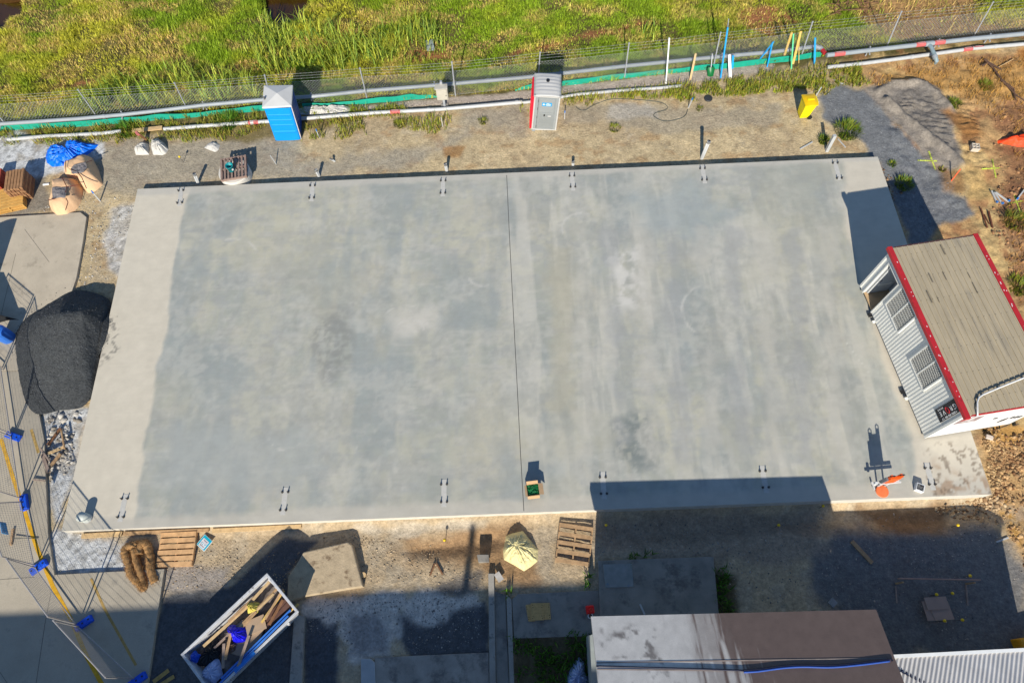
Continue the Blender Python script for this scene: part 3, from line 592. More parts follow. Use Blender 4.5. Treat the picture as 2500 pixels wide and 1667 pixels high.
def heap(name, P, h, mt, wr=.06, ws=3.0, pw=2.0, rings=16, seed=0, base=None, lift=0.0, top=None, n=72, skew=(0, 0), parent=None, edge=.0, folds=0.0, nf=9):
    """a soft pile over outline P (world xy)"""
    P = np.asarray(P)[:, :2]; c0 = P.mean(0); d = np.r_[0, np.cumsum(np.linalg.norm(np.diff(np.r_[P, P[:1]], axis=0), axis=1))]
    t = np.linspace(0, d[-1], n, endpoint=False); Q = np.r_[P, P[:1]]; O = np.stack([np.interp(t, d, Q[:, 0]), np.interp(t, d, Q[:, 1])], 1)
    O = (np.roll(O, 1, 0) + O * 2 + np.roll(O, -1, 0)) / 4; c = c0 + np.array(skew); V, F = [], []
    rs = np.linspace(1, 0, rings + 1)[:-1]
    for r in rs:
        xy = c + (O - c) * r if skew == (0, 0) else O * r + (1 - r) * c
        f = 1 - r ** pw; nz = fbm(xy[:, 0] * ws, xy[:, 1] * ws, seed, 5) - .5; rid = np.abs(fbm(xy[:, 0] * ws * .8 + 7, xy[:, 1] * ws * .8, seed + 5, 4) - .5)
        z = h * f + wr * (2.2 * nz - 3.0 * (.12 - rid).clip(0)) * min(1, 4 * (1 - r) + edge)
        if folds:
            th = np.arange(len(xy)) / len(xy) * 6.283; ph = th * nf + 5 * fbm(np.cos(th) * 2 + r * 1.5, np.sin(th) * 2 + seed, seed + 9, 3); z = z + folds * (np.abs(np.sin(ph)) - .5 + .5 * np.abs(np.sin(ph * 1.7 + 1)) - .3) * min(1, 3 * (1 - r)) * min(1, 2.5 * r)
        if top: z = np.minimum(z, top + wr * nz)
        b = gz(xy[:, 0], xy[:, 1]) if base is None else base
        V += [(a[0], a[1], q) for a, q in zip(xy, np.maximum(z, -.03) + b + lift)]
    m_ = len(rs)
    for i in range(m_ - 1):
        for k in range(n): F.append((i * n + k, i * n + (k + 1) % n, (i + 1) * n + (k + 1) % n, (i + 1) * n + k))
    zc = np.mean([v[2] for v in V[-n:]]); V.append((c[0], c[1], zc)); F += [((m_ - 1) * n + k, (m_ - 1) * n + (k + 1) % n, len(V) - 1) for k in range(n)]
    mb = MB(); mb.add(V, F); return mb.build(name, mt, parent, smooth=True)

# ================================================================== BOUNDARY FENCE
fence = thing('chain_link_fence', 'long chain link fence with three barbed wires along the grassy field', 'fence')
posts = [((240.5, 291.6), (190.7, 219.7)), ((457.5, 269.5), (425.7, 203)), ((664, 258), (646, 184)), ((896.4, 244.6), (878.5, 167)), ((1112, 235), (1103, 152)), ((1312, 212), (1318.8, 128.5)), ((1525, 191), (1536, 106)), ((1742, 166), (1759.6, 80)), ((1956, 142), (1984, 54)), ((2163.7, 120), (2201, 29)), ((2375, 95), (2425, 5.5))]
PH = 1.95; pb, pt = [], []
for b, t in posts:
    B = G(*b); T = W(t[0], t[1], B.z + PH); pb.append(np.array(B)); pt.append(T)
    mb = MB(); o_ = Vector(T) - B; mb.tube([(0, 0, -.2), o_], .028, 8); mb.box(o_ + Vector((0, 0, .01)), (.06, .06, .02)); mb.build('post', postm, fence, loc=B)
for sgn, i0, i1 in ((0, 0, 1), (1, -1, -2)):
    dB = pb[i0] - pb[i1]; dT = pt[i0] - pt[i1]
    for k in (1, 2):
        B, T = pb[i0] + dB * k, pt[i0] + dT * k
        if sgn == 0 or k == 1: MB().tube([(0, 0, -.2), Vector(T - B)], .028, 8).build('post', postm, fence, loc=B)
        pbx, ptx = B, T
    if sgn == 0: pb.insert(0, pbx); pt.insert(0, ptx)
    else: pb.append(pbx); pt.append(ptx)
pb = np.array(pb); pt = np.array(pt); cum = np.r_[0, np.cumsum(np.linalg.norm(np.diff(pb[:, :2], axis=0), axis=1))]
def fpt(s, f):
    b = np.array([np.interp(s, cum, pb[:, k]) for k in range(3)]); t = np.array([np.interp(s, cum, pt[:, k]) for k in range(3)])
    return b * (1 - f) + t * f
def bars(name, A, B, r, mt, parent):
    A = np.asarray(A); B = np.asarray(B); d = B - A; L = np.linalg.norm(d, axis=1, keepdims=True); d = d / L
    u = np.cross(d, np.array([[0.3, .9, .2]])); u /= np.linalg.norm(u, axis=1, keepdims=True); v = np.cross(d, u); n = len(A); V = np.zeros((n, 6, 3))
    for k in range(3):
        a = 2 * np.pi * k / 3; o = (u * math.cos(a) + v * math.sin(a)) * r; V[:, k] = A + o; V[:, k + 3] = B + o
    b = np.arange(n)[:, None] * 6; F4 = np.concatenate([b + np.array([[k, (k + 1) % 3, 3 + (k + 1) % 3, 3 + k]]) for k in range(3)])
    return numesh(name, V.reshape(-1, 3), F4=F4, mt=mt, parent=parent)
A, B = [], []; sp = .14; mh = .74; run = 1.3
for s in np.arange(-run, cum[-1] + run, sp):
    for sg in (1, -1):
        fs = np.linspace(0, 1, 4); P_ = [fpt(np.clip(s + sg * run * q, 0, cum[-1]), .03 + (mh - .03) * q) for q in fs]
        for a, b in zip(P_[:-1], P_[1:]):
            if np.linalg.norm((b - a)[:2]) > .05: A.append(a); B.append(b)
bars('wire_mesh', A, B, .005, wire, fence)
for f in (.05, .74, .83, .91, .985):
    A, B = [], []
    S_ = np.arange(0, cum[-1], .5)
    for a, b in zip(S_[:-1], S_[1:]):
        A.append(fpt(a, f) - [0, 0, .02 * math.sin(a * .77) ** 2]); B.append(fpt(b, f) - [0, 0, .02 * math.sin(b * .77) ** 2])
        if f > .8 and int(a * 2) % 1 == 0:
            m_ = (A[-1] + B[-1]) / 2; A.append(m_ + [-.02, 0, -.03]); B.append(m_ + [.02, 0, .03])
    bars('barbed_wire' if f > .8 else 'line_wire', A, B, .005, wire, fence)

# ------------------------------------------------------------------ bypass pipes
def pipe_pts(px, z): return [Vector(W(a, b, z)) + Vector((0, 0, 0)) for a, b in px]
def couplings(o, pts, r, every, mt, nm='coupling'):
    L = 0
    for a, b in zip(pts[:-1], pts[1:]):
        d = (b - a).normalized(); l = (b - a).length; t = every - L
        while t < l:
            p = a + d * t; MB().tube([p - d * .07, p + d * .07], r * 1.14, 14).build(nm, mt, o); t += every
        L = (L + l) % every
def label_band(o, p, d, r, ln=.42):
    p = Vector(p); d = Vector(d).normalized(); b = MB().tube([p - d * ln / 2, p + d * ln / 2], r * 1.03, 14).build('red_label', redlab, o)
    u = d.cross(Vector((0, 0, 1))).normalized(); q = u.cross(d)
    for s_ in (-.05, .05): MB().beam(p - d * ln * .36 + q * r * 1.05 + u * s_ * .7, p + d * ln * .36 + q * r * 1.05 + u * s_ * .7, .016, .004).build('label_print', palelab, b)
def stand(o, p, z, r):
    mb = MB(); p = Vector(p); g = gzs(p.x, p.y); mb.beam((p.x - .03, p.y + .12, g - .1), (p.x - .03, p.y + .12, z + .1), .05, .05); mb.beam((p.x - .03, p.y - .15, z - r - .02), (p.x - .03, p.y + .15, z - r - .02), .05, .04); mb.build('pipe_bracket', postm, o)
up = thing('bypass_pipe', 'upper grey bypass pipe running along the fence behind the two toilets', 'pipe')
px = [(-60, 308), (0, 303), (193, 290), (298, 280.5), (395, 269.5), (497, 257), (636, 244.6), (761, 236), (891, 222.5), (1062, 208.7), (1270, 190.7), (1371, 179.7), (1527, 161.7), (1765, 138), (1890, 127), (1990, 114)]
pts = pipe_pts(px, .42); MB().tube(pts, .085, 14).build('pipe', pvc, up); couplings(up, pts, .085, 5.8, pvc)
for q in pts[1:-1:2]: stand(up, q, .42, .085)
e0 = Vector(W(1990, 114, .42)); e1 = Vector(W(2004, 118, .42)); e2 = Vector(W(2016, 133, .42))
MB().tube([e0, e1, e1 + (e2 - e1) * .3], .1, 14).build('elbow', pvc, up); 
MB().tube([e1 + (e2 - e1) * .25, e1 + (e2 - e1) * .85], .096, 14).build('red_label', M('deep_red_label', (170, 40, 44), rough=.6), up)
up2 = thing('bypass_pipe', 'upper grey bypass pipe right of the red elbow, with a tee and red labels', 'pipe')
px2 = [(2018, 135.5), (2126, 123), (2259, 108), (2375, 95), (2500, 83), (2600, 74)]
pts = pipe_pts(px2, .45); MB().tube(pts, .1, 14).build('pipe', pvc, up2)
for q in ((2049, 132.3), (2248, 109.2), (2293, 104.3)): label_band(up2, W(*q, .45), pts[2] - pts[1], .1, .5)
te = [Vector(W(2266, 107.5, .45)), Vector(W(2274, 117, .45)), Vector(W(2283, 138, .36)), Vector(W(2287, 150, .2)), Vector(W(2283, 154, .02))]
MB().tube(te, .085, 14).build('tee_branch', M('blue_grey_pvc', (132, 150, 156), rough=.5), up2)
MB().tube([Vector(W(2258, 108.3, .45)), Vector(W(2277, 106.2, .45))], .125, 14).build('tee', pvc, up2); MB().tube([te[2] - Vector((.02, -.06, 0)), te[2] + Vector((.02, -.08, -.04))], .11, 14).build('coupling', pvc, up2)
for q in ((2126, 123), (2295, 104), (2420, 91)): stand(up2, W(*q, .45), .45, .1)
def ground_pipe(px, z, r, label, labs=()):
    o = thing('ground_pipe', label, 'pipe'); pts = [Vector(W(a, b, z)) for a, b in px]
    for p in pts: p.z = max(z, gzs(p.x, p.y) + r * .8)
    MB().tube(pts, r, 14).build('pipe', wpvc if z < .3 else pvc, o); couplings(o, pts, r, 4.0, wpvc)
    for q, i in labs: label_band(o, W(*q, z), pts[i + 1] - pts[i], r, .45)
    return o
ground_pipe([(19, 341), (110, 333), (193, 329), (249, 326), (296, 320.5)], .13, .08, 'white ground pipe, leftmost length, half hidden in weeds')
ground_pipe([(400, 315.5), (480, 309), (569, 302.7), (650, 297), (739, 290), (910, 276), (1076, 267), (1180, 258), (1275, 249.5)], .13, .085, 'white ground pipe between the white sack and the grey toilet', [((619, 299.3), 2), ((965, 273.3), 5)])
ground_pipe([(1275, 251), (1300, 248.5), (1411, 231), (1500, 223), (1613, 215), (1663, 210)], .1, .07, 'thin white ground pipe right of the grey toilet')
ground_pipe([(2020, 164.5), (2090, 157.5), (2180, 146), (2259, 135), (2375, 119), (2500, 108), (2600, 98)], .13, .085, 'white ground pipe under the tee at the top right', [((2362, 121), 3), ((2388, 117.6), 4)])
bl = W(323, 320, .14); br_ = W(396, 312, .14)
tag(MB().beam(bl, br_, .2, .05).build('timber_board', pine), 'pale timber board bridging the gap in the white ground pipe', 'board')

# ------------------------------------------------------------------ green silt barrier
def silt(px, label, hgt=.27):
    mb = MB(); V = []; F = []
    P = []
    for a, b in zip(px[:-1], px[1:]):
        for t in np.linspace(0, 1, 6, endpoint=False): P.append((a[0] + (b[0] - a[0]) * t, a[1] + (b[1] - a[1]) * t, a[2] + (b[2] - a[2]) * t))
    P.append(px[-1])
    for k, (x_, y_, q) in enumerate(P):
        g = G(x_, y_); h = hgt * q * (1 + .06 * math.sin(k * .9)); w_ = .015 * math.sin(k * .7)
        V += [(g.x, g.y - .02 + w_, g.z - .03), (g.x, g.y + .05 + w_, g.z + h), (g.x, g.y + .056 + w_, g.z + h), (g.x, g.y - .014 + w_, g.z - .03)]
    for k in range(len(P) - 1):
        a, b = 4 * k, 4 * k + 4
        for i in range(4): F.append((a + i, b + i, b + (i + 1) % 4, a + (i + 1) % 4))
    mb.add(V, F); return tag(mb.build('silt_barrier', teal, smooth=False), label, 'barrier')
silt([(-50, 322, 1), (0, 318.5, 1), (120, 313, .9), (240, 306, 1), (330, 299, 1.05), (395, 292.5, 1), (500, 284, .7), (600, 274, 1), (655, 270, 1.1)], 'green silt barrier at the fence foot, left of the blue toilet')
silt([(740, 264, .8), (800, 259.5, .5), (858, 255, .5), (896, 253.5, .9), (950, 249, .95), (1007, 243.5, 1), (1040, 240.5, .6), (1078, 238, .2)], 'short green silt barrier between the blue toilet and the post box')
silt([(1258, 223, .15), (1301, 214.5, .8), (1370, 210.5, .9), (1440, 202, .9), (1516, 192, .9), (1621, 181, .7), (1700, 173, .9), (1773, 167, .95), (1890, 154, 1), (1950, 147, 1), (2003, 138.5, .9)], 'long green silt barrier right of the grey toilet, behind the leaning poles')

# ------------------------------------------------------------------ things leaning on the fence
def lean(name, b, t, w_, th, mt, label, cat, dz=.06):
    B = G(*b); best = None
    for z in np.linspace(.1, 2.6, 126):
        p = W(t[0], t[1], z); e = abs(p[1] - (fence_y(p[0]) - .07 + .12 * z / 2))
        if best is None or e < best[0]: best = (e, p)
    T = Vector(best[1]); o = MB().beam(B, T, w_, th, up=Vector((0, -1, .3))).build(name, mt); return tag(o, label, cat), B, T
lean('timber_stake', (1684.8, 196), (1698.5, 130.7), .09, .04, pine, 'short pale timber stake leaning on the fence, left of the green shovel', 'stake')
lean('pole', (1759, 191.5), (1776.6, 67.5), .06, .06, bluep, 'tallest bright blue pole leaning on the fence beside the white plank', 'pole')
lean('plank', (1783, 193.5), (1780.6, 134), .13, .03, whitep, 'white painted plank leaning on the fence beside the tallest blue pole', 'plank')
lean('board', (1787.5, 168), (1790, 136), .09, .03, bluep, 'short blue board standing behind the white plank', 'board')
lean('pole', (1848, 154), (1889, 102), .05, .05, bluep, 'slanting blue pole crossing another blue pole at the fence', 'pole')
lean('pole', (1872.6, 164), (1886, 103.6), .05, .05, bluep, 'upright blue pole crossed by a slanting blue one', 'pole')
lean('timber_stake', (1912, 144), (1933, 80), .1, .04, yellowwood, 'leftmost yellow timber leaning on the fence, left of the green pole', 'stake')
lean('timber_stake', (1935.7, 157), (1955, 77), .1, .04, yellowwood, 'yellow timber leaning on the fence just right of the green pole', 'stake')
lean('pole', (1931.5, 169), (1937, 83), .06, .06, greenp, 'pale green pole leaning on the fence between yellow timbers', 'pole')
lean('pole', (1950, 155), (1951, 95), .03, .03, yellowwood, 'thin yellow rod leaning on the fence right of the yellow timbers', 'pole')
lean('pole', (1988, 158), (1990, 92.6), .07, .07, bluep, 'rightmost blue pole leaning on the fence near the red elbow', 'pole')
lean('pole', (1625.6, 204), (1634, 92.6), .06, .06, whitep, 'tall white pole leaning on the fence left of the timber stake', 'pole')
lean('pole', (1766, 150), (1779, 47), .035, .035, postm, 'thin grey rod rising above the fence behind the tallest blue pole', 'pole')
gshov = M('green_shovel_plastic', (14, 104, 52), rough=.4, var=.1)
o, B, T = lean('shovel', (1734, 187), (1739, 131), .035, .035, postm, 'green bladed shovel leaning on the fence, handle up', 'shovel')
d = (T - B).normalized(); u = Vector((1, 0, 0))
vv = []; n_ = 7
for j in range(6):
    t = j / 5; wv = .17 * (1 - .35 * (1 - t) ** 3) if t > .15 else .14
    for i in range(n_):
        a = (i / (n_ - 1) - .5) * 2; vv.append(B + d * (.02 + .42 * t) + u * a * wv * (1 if t < .9 else .75) + Vector((0, -.09 * (1 - a * a) * (.5 + .5 * math.sin(t * 3)) - .03, .02)))
MB().add(vv, [(j * n_ + i, j * n_ + i + 1, (j + 1) * n_ + i + 1, (j + 1) * n_ + i) for j in range(5) for i in range(n_ - 1)]).build('blade', gshov, o, smooth=True)
mb = MB(); mb.tube([T, T + d * .05 + u * .07, T + d * .14 + u * .07, T + d * .14 - u * .07, T + d * .05 - u * .07, T], .014, 8); mb.build('grip', blk, o)

# ------------------------------------------------------------------ meter box on post
g = G(1086, 262); mbx = thing('meter_box', 'grey box mounted on a post in front of the fence', 'box', g)
MB().box((0, 0, .75), (.1, .1, 1.6)).build('post', postm, mbx); MB().box((0, 0, .03), (.32, .28, .08)).build('footing', kcon, mbx)
bxm = M('meter_box_grey', (188, 182, 168), rough=.6, var=.12, sc=5, stain=(160, 150, 132), ssc=4, sth=.6)
bo = MB().box((0, -.17, 1.05), (.5, .22, .66)).build('cabinet', bxm, mbx, bev=.015); MB().box((0, -.3, 1.06), (.44, .03, .56)).build('door', bxm, bo, bev=.008); MB().box((0, -.18, 1.41), (.54, .3, .03)).build('lid', bxm, bo, bev=.008); MB().box((.17, -.32, 1.02), (.03, .02, .07)).build('latch', blk, bo)

# ================================================================== TOILETS
def toilet_grey():
    a = W(1297, 318.6); b = W(1357, 319); wd = 1.1; dp = 1.2; t = thing('portable_toilet', 'grey door portable toilet with red side and pale ribbed roof', 'toilet', (a[0] + .0, a[1], gzs(a[0], a[1] + .3) - .02), math.atan2(b[1] - a[1], b[0] - a[0]))
    t.rotation_euler[1] = R_(3.6)
    red = M('red_toilet_wall', (214, 28, 52), rough=.45, var=.06); gr = M('grey_toilet_plastic', (146, 150, 150), rough=.5, var=.05, sc=3); lg = M('pale_toilet_plastic', (190, 188, 184), rough=.5, var=.05, sc=3); gd = M('grey_door_plastic', (138, 142, 142), rough=.5, var=.05, sc=3)
    mb = MB(); mb.box((-.03, dp / 2, 1.05), (.12, dp - .1, 1.9)); mb.box((wd - .025, dp / 2, 1.1), (.03, dp - .06, 1.95)); mb.box((wd / 2, dp - .02, 1.1), (wd - .08, .03, 1.95))
    for k in range(5):
        for x_ in (-.09, wd - .004): mb.box((x_, .2 + k * .2, 1.1), (.02, .06, 1.8))
    mb.build('side_walls', red, t)
    mb = MB()
    for x_ in (.03, wd - .03):
        for y_ in (.03, dp - .03): mb.box((x_, y_, 1.09), (.065, .065, 2.04))
    mb.box((wd / 2, .03, .09), (wd - .13, .06, .06)); mb.box((wd / 2, .03, 2.06), (wd - .13, .06, .08)); mb.build('frame', lg, t, bev=.012)
    mb = MB(); mb.box((wd / 2, dp / 2, .035), (wd, dp, .07)); mb.box((.1, .0, .02), (.14, .12, .1)); mb.box((wd - .1, .0, .02), (.14, .12, .1)); mb.build('base', gr, t, bev=.015)
    mb = MB(); mb.box((.125, .035, 1.07), (.12, .035, 1.9)); mb.box((wd - .115, .035, 1.07), (.1, .035, 1.9)); mb.build('door_jamb', gr, t)
    dr = MB(); dr.box((.565, .03, 1.06), (.74, .04, 1.88)); d = dr.build('door', gd, t, bev=.01)
    dpg = M('door_panel_grey', (146, 150, 150), rough=.5, var=.04); MB().box((.565, .006, 1.56), (.64, .02, .78)).build('door_panel', dpg, d, bev=.008); MB().box((.565, .006, 1.1), (.64, .012, .05)).build('door_rail', dpg, d); MB().box((.565, .006, .2), (.5, .02, .06)).build('kick_plate', dpg, d)
    mb = MB()
    for k in range(11): mb.box((.29 + k * .055, .008, .7), (.022, .014, .46))
    mb.build('door_ribs', gd, d)
    MB().box((.5, -.002, .99), (.06, .03, .09)).build('handle', blk, d); MB().box((.72, .0, .95), (.14, .02, .05)).build('door_plate', lg, d)
    for z_ in (.28, .85, 1.35, 1.8): MB().box((.19, .006, z_), (.022, .02, .13)).build('hinge', blk, d)
    st_ = MB().box((.565, -.008, 1.64), (.42, .008, .2)).build('blue_sign', M('blue_sticker', (26, 150, 206), rough=.5, var=.04), d, bev=.003)
    mb = MB(); mb.cyl((.43, -.013, 1.69), .032, .001, 10); mb.box((.43, -.0135, 1.655), (.07, .003, .05)); mb.box((.43, -.0135, 1.61), (.1, .003, .02))
    for (x_, z_, w_) in ((.6, 1.7, .12), (.63, 1.665, .2), (.62, 1.625, .24), (.63, 1.585, .18)): mb.box((x_, -.0135, z_), (w_, .003, .018))
    mb.build('sign_print', whitep, st_)
    # arched ribbed roof
    V, F = [], []; nx_, ny_ = 9, 22
    for j in range(ny_ + 1):
        for i in range(nx_ + 1):
            x_ = -.03 + (wd + .06) * i / nx_; y_ = -.05 + (dp + .08) * j / ny_; e = 1 - (2 * i / nx_ - 1) ** 4
            V.append((x_, y_, 2.13 + .1 * e * (1 - .5 * (2 * j / ny_ - 1) ** 2) + (.018 * math.sin(j * 1.9) * e if 2 < j < ny_ - 1 else 0)))
    F = [(j * (nx_ + 1) + i, j * (nx_ + 1) + i + 1, (j + 1) * (nx_ + 1) + i + 1, (j + 1) * (nx_ + 1) + i) for j in range(ny_) for i in range(nx_)]
    rf = MB().add(V, F).build('roof', lg, t, smooth=True); md = rf.modifiers.new('s', 'SOLIDIFY'); md.thickness = .05
    MB().cyl((.55, .75, 2.2), .075, .06, 16).build('vent', blk, rf)
    for x_ in (.02, wd - .02):
        for y_ in (0, dp - .02): MB().cyl((x_, y_, 2.12), .04, .05, 10).build('lifting_eye', gr, rf)
def toilet_blue():
    a = W(672, 346.5); b = W(736, 341); wd = 1.17; dp = 1.2; t = thing('portable_toilet', 'bright blue portable toilet with white hipped roof', 'toilet', (a[0], a[1], gzs(a[0], a[1] + .3) - .02), math.atan2(b[1] - a[1], b[0] - a[0]))
    t.rotation_euler[1] = R_(5.2)
    bl_ = M('blue_toilet_plastic', (4, 146, 228), rough=.42, var=.05, sc=2, bump=.03); wh = M('white_roof_plastic', (204, 202, 198), rough=.5, var=.05, sc=2); db = M('shaded_blue_plastic', (10, 70, 150), rough=.45, var=.05)
    # rounded front panel with horizontal ribs
    V, F = [], []; prof = [(0, .5), (0, .09), (.03, .03), (.1, 0), (wd - .16, 0), (wd - .08, .02), (wd - .04, .07)]
    zs = [.08, .5, .55, .6, .66, .7, 1.0, 1.06, 1.1, 1.3, 1.36, 1.4, 1.6, 1.66, 1.7, 1.95, 2.06]; bump_ = [0, 0, 0, .018, .018, 0, 0, .018, 0, 0, .018, 0, 0, .018, 0, 0, 0]
    for z_, bu in zip(zs, bump_):
        for (x_, y_) in prof: V.append((x_, y_ - (bu if .1 <= x_ <= wd - .16 else 0), z_))
    n_ = len(prof); F = [(j * n_ + i, j * n_ + i + 1, (j + 1) * n_ + i + 1, (j + 1) * n_ + i) for j in range(len(zs) - 1) for i in range(n_ - 1)]
    MB().add(V, F).build('rear_panel', bl_, t)
    mb = MB(); mb.box((.02, dp / 2 + .2, 1.07), (.03, dp - .4, 1.98)); mb.box((wd / 2, dp - .02, 1.07), (wd - .06, .03, 1.98)); mb.build('side_walls', bl_, t)
    sw = MB().box((wd - .04, dp / 2 + .02, 1.07), (.03, dp - .1, 1.98)).build('side_wall', db, t)  # right wall and ribs: shade painted in as a darker blue
    MB().box((wd - .012, .05, 1.08), (.03, .045, 2.02)).build('corner_trim', M('pale_corner_trim', (206, 196, 190), rough=.5), t)
    for k in range(4): MB().box((wd - .02, .24 + .25 * k, 1.1), (.02, .08, 1.7)).build('wall_rib', db, sw)
    MB().box((wd / 2, dp / 2, .035), (wd + .02, dp + .02, .07)).build('base', M('toilet_base_grey', (112, 112, 112), rough=.7), t, bev=.01)
    x0, x1, y0, y1 = -.04, wd + .01, -.03, dp + .03
    V = [(x0, y0, 2.05), (x1, y0 + .06, 2.05), (x1, y1, 2.05), (x0, y1, 2.05), (x0, y0, 2.13), (x1, y0 + .06, 2.13), (x1, y1, 2.13), (x0, y1, 2.13), (wd * .5, dp * .5, 2.3)]
    rf = MB().add(V, [(0, 1, 5, 4), (1, 2, 6, 5), (2, 3, 7, 6), (3, 0, 4, 7), (4, 5, 8), (5, 6, 8), (6, 7, 8), (7, 4, 8), (3, 2, 1, 0)]).build('roof', wh, t, bev=.03)
    MB().cyl((.06, .42, 2.15), .04, .12, 12).build('vent', M('vent_grey', (90, 90, 92)), rf)
toilet_grey(); toilet_blue()

# ================================================================== STUBS, PEGS, STAKES
capm = M('grey_cap', (120, 118, 114), rough=.7, var=.15)
def stub(b, t, r, label, sq=False):
    B = G(*b); hs = [(abs((Vector(W(t[0], t[1], B.z + h)) - B).xy.length - .0), h) for h in np.linspace(.1, 1.6, 76)]
    h = min(hs)[1]; T = Vector(W(t[0], t[1], B.z + h)); o = thing('pipe_stub' if not sq else 'square_post', label, 'pipe' if not sq else 'post', B)
    d = T - B
    if sq: MB().beam(Vector((0, 0, -.1)), d, .13, .13, up=Vector((0, 1, 0))).build('shaft', wpvc, o)
    else:
        mb = MB(); mb.tube([Vector((0, 0, -.1)), d, d - d.normalized() * .12], r, 16, cap=False, rr=[r, r, r * .86]); mb.build('shaft', wpvc, o, smooth=True)
        MB().tube([d - d.normalized() * .1, d - d.normalized() * .005], r * 1.08, 16, cap=False).build('collar', capm, o)
    return o
stub((483, 448), (474, 424), .07, 'white pipe stub at the slab corner nearest the round pit')
stub((779, 431), (771, 414), .065, 'white pipe stub behind the second bolt group of the back row')
stub((1091, 418), (1087, 400), .065, 'white pipe stub behind the third bolt group of the back row')
stub((1399, 404), (1399, 393), .06, 'shortest pipe stub, dark topped, behind the fourth bolt group')
stub((1713, 387), (1731, 345), .075, 'tall white pipe stub with grey top in open sand')
stub((2018, 369), (2038, 331), .08, 'square white post beside the largest grass tuft', True)
stub((820, 393), (806, 388), .04, 'small white capped pipe end lying in gravel') 
bp_ = W(214, 1265, ST); o = thing('open_pipe', 'wide short white pipe standing open on the slab corner', 'pipe', (bp_[0], bp_[1], ST))
mb = MB(); mb.tube([(0, 0, 0), (-.03, 0, .36), (-.03, 0, .36), (-.005, 0, .03)], .155, 24, cap=False, rr=[.155, .165, .148, .14]); mb.build('barrel', M('white_pipe_wall', (196, 200, 192), rough=.5, var=.08), o, smooth=True)
MB().cyl((0, 0, .012), .14, .006, 20).build('floor', M('pipe_floor', (120, 124, 110)), o); MB().tube([(0, 0, .001), (-.005, 0, .05)], .172, 24).build('collar', wpvc, o)
def peg(px, h, w_, mt, label, tip=None, leanv=(0, 0), name='survey_peg'):
    B = G(*px); o = thing(name, label, 'peg', B); T = Vector((leanv[0], leanv[1], h)); MB().beam((0, 0, -.08), T, w_, w_).build('shaft', mt, o)
    if tip: MB().beam(T * .8, T * 1.02, w_ * 1.12, w_ * 1.12).build('painted_tip', tip, o)
bt = M('blue_tip', (40, 120, 200), rough=.6)
peg((1680, 264), .55, .035, wpvc, 'white survey peg with blue tip beside the black hose end', bt, (.1, .05))
peg((1378, 291), .5, .035, wpvc, 'white survey peg right of the grey toilet door', bt)
peg((780, 337), .55, .035, wpvc, 'white survey peg right of the blue toilet', bt)
peg((1081, 310), .6, .03, wpvc, 'white survey peg below the meter box post', None)
peg((245, 492), .6, .045, wpvc, 'white survey peg with blue tip in front of the peach bulk bags', bt, (-.05, .1))
peg((675, 402), .5, .03, wpvc, 'white survey peg on gravel right of the round pit', None, (-.12, .1))
ored = M('orange_red_paint', (236, 96, 50), rough=.6)
peg((2322, 443), .55, .04, ored, 'orange stake on the grey gravel track right of the slab', None, (.15, .2))
peg((1990, 238), .5, .04, wpvc, 'white survey peg behind the yellow bin', None, (.12, .1))
capg = None
def capped(px, h, label, z=None):
    global capg
    B = G(*px)
    if capg is None:
        capg = thing('capped_peg', label, 'peg', B, group='pegs with yellow caps'); MB().cyl((0, 0, -.2), .01, h + .2, 6).build('rod', bsteel, capg); MB().lathe((0, 0, h), [(.012, -.02), (.045, -.02), (.05, .015), (.03, .05), (.001, .055)], 12).build('cap', yelcap, capg, smooth=True)
    else:
        o = copy_tree(capg); o.location = B; o['label'] = label
for px, lab in (((1088, 1322), 'yellow capped peg in the brown dug earth below the slab'), ((2323, 1286), 'yellow capped peg in the lit gravel near the clay rubble'), ((1999, 1240), 'yellow capped peg at the slab foot in the dark trench'),
                ((2271, 1453), 'yellow capped peg at the top left corner of the plywood sheets'), ((2309, 1450), 'yellow capped peg at the top right corner of the plywood sheets'), ((2290, 1516), 'yellow capped peg at the bottom left corner of the plywood sheets'), ((2333, 1514), 'yellow capped peg at the bottom right corner of the plywood sheets'),
                ((2352, 1408), 'yellow capped peg behind the long horizontal board'), ((1892, 1286), 'yellow capped peg in dark gravel below the shaded slab edge'), ((448, 397), 'yellow capped peg on grey gravel left of the round pit'), ((1477, 1286), 'yellow capped peg beside the right hand pallet')):
    capped(px, .38 if px[0] < 1100 else .3, lab)
def lying(name, a, b, w_, h_, mt, label, cat, z=None, group=None, dz=0.0):
    A, B = (G(*a), G(*b)) if z is None else (Vector(W(*a, z)), Vector(W(*b, z)))
    A.z += h_ / 2 + dz; B.z += h_ / 2 + dz
    return tag(MB().beam(A, B, w_, h_).build(name, mt, bev=.004), label, cat, group)
cond = 'white conduit lengths lying about'
lying('conduit', (1953, 365), (1983, 348), .05, .05, wpvc, 'white conduit length lying left of the square white post', 'conduit', group=cond)
lying('conduit', (2045, 340), (2064, 361), .04, .04, wpvc, 'white conduit length lying right of the square white post', 'conduit', group=cond)
lying('conduit', (2036, 196), (2060, 207), .05, .05, wpvc, 'white conduit length at the top end of the gravel track', 'conduit', group=cond)
for a, b, l in (((2418, 469), (2431, 498), 'leftmost of three fanned white conduits with blue ends'), ((2424.6, 472.5), (2444.5, 501.5), 'middle of three fanned white conduits with blue ends'), ((2428, 472.5), (2460, 495.7), 'rightmost of three fanned white conduits with blue ends'), ((2497.6, 466.7), (2479, 490.7), 'single white conduit right of the fanned three')):
    o = lying('conduit', a, b, .055, .055, wpvc, l, 'conduit', group=cond, dz=.05); A, B = G(*a), G(*b); A.z = B.z = max(A.z, B.z) + .08
    MB().beam(A + (B - A) * .9, A + (B - A) * 1.02, .065, .065).build('blue_end', bt, o)
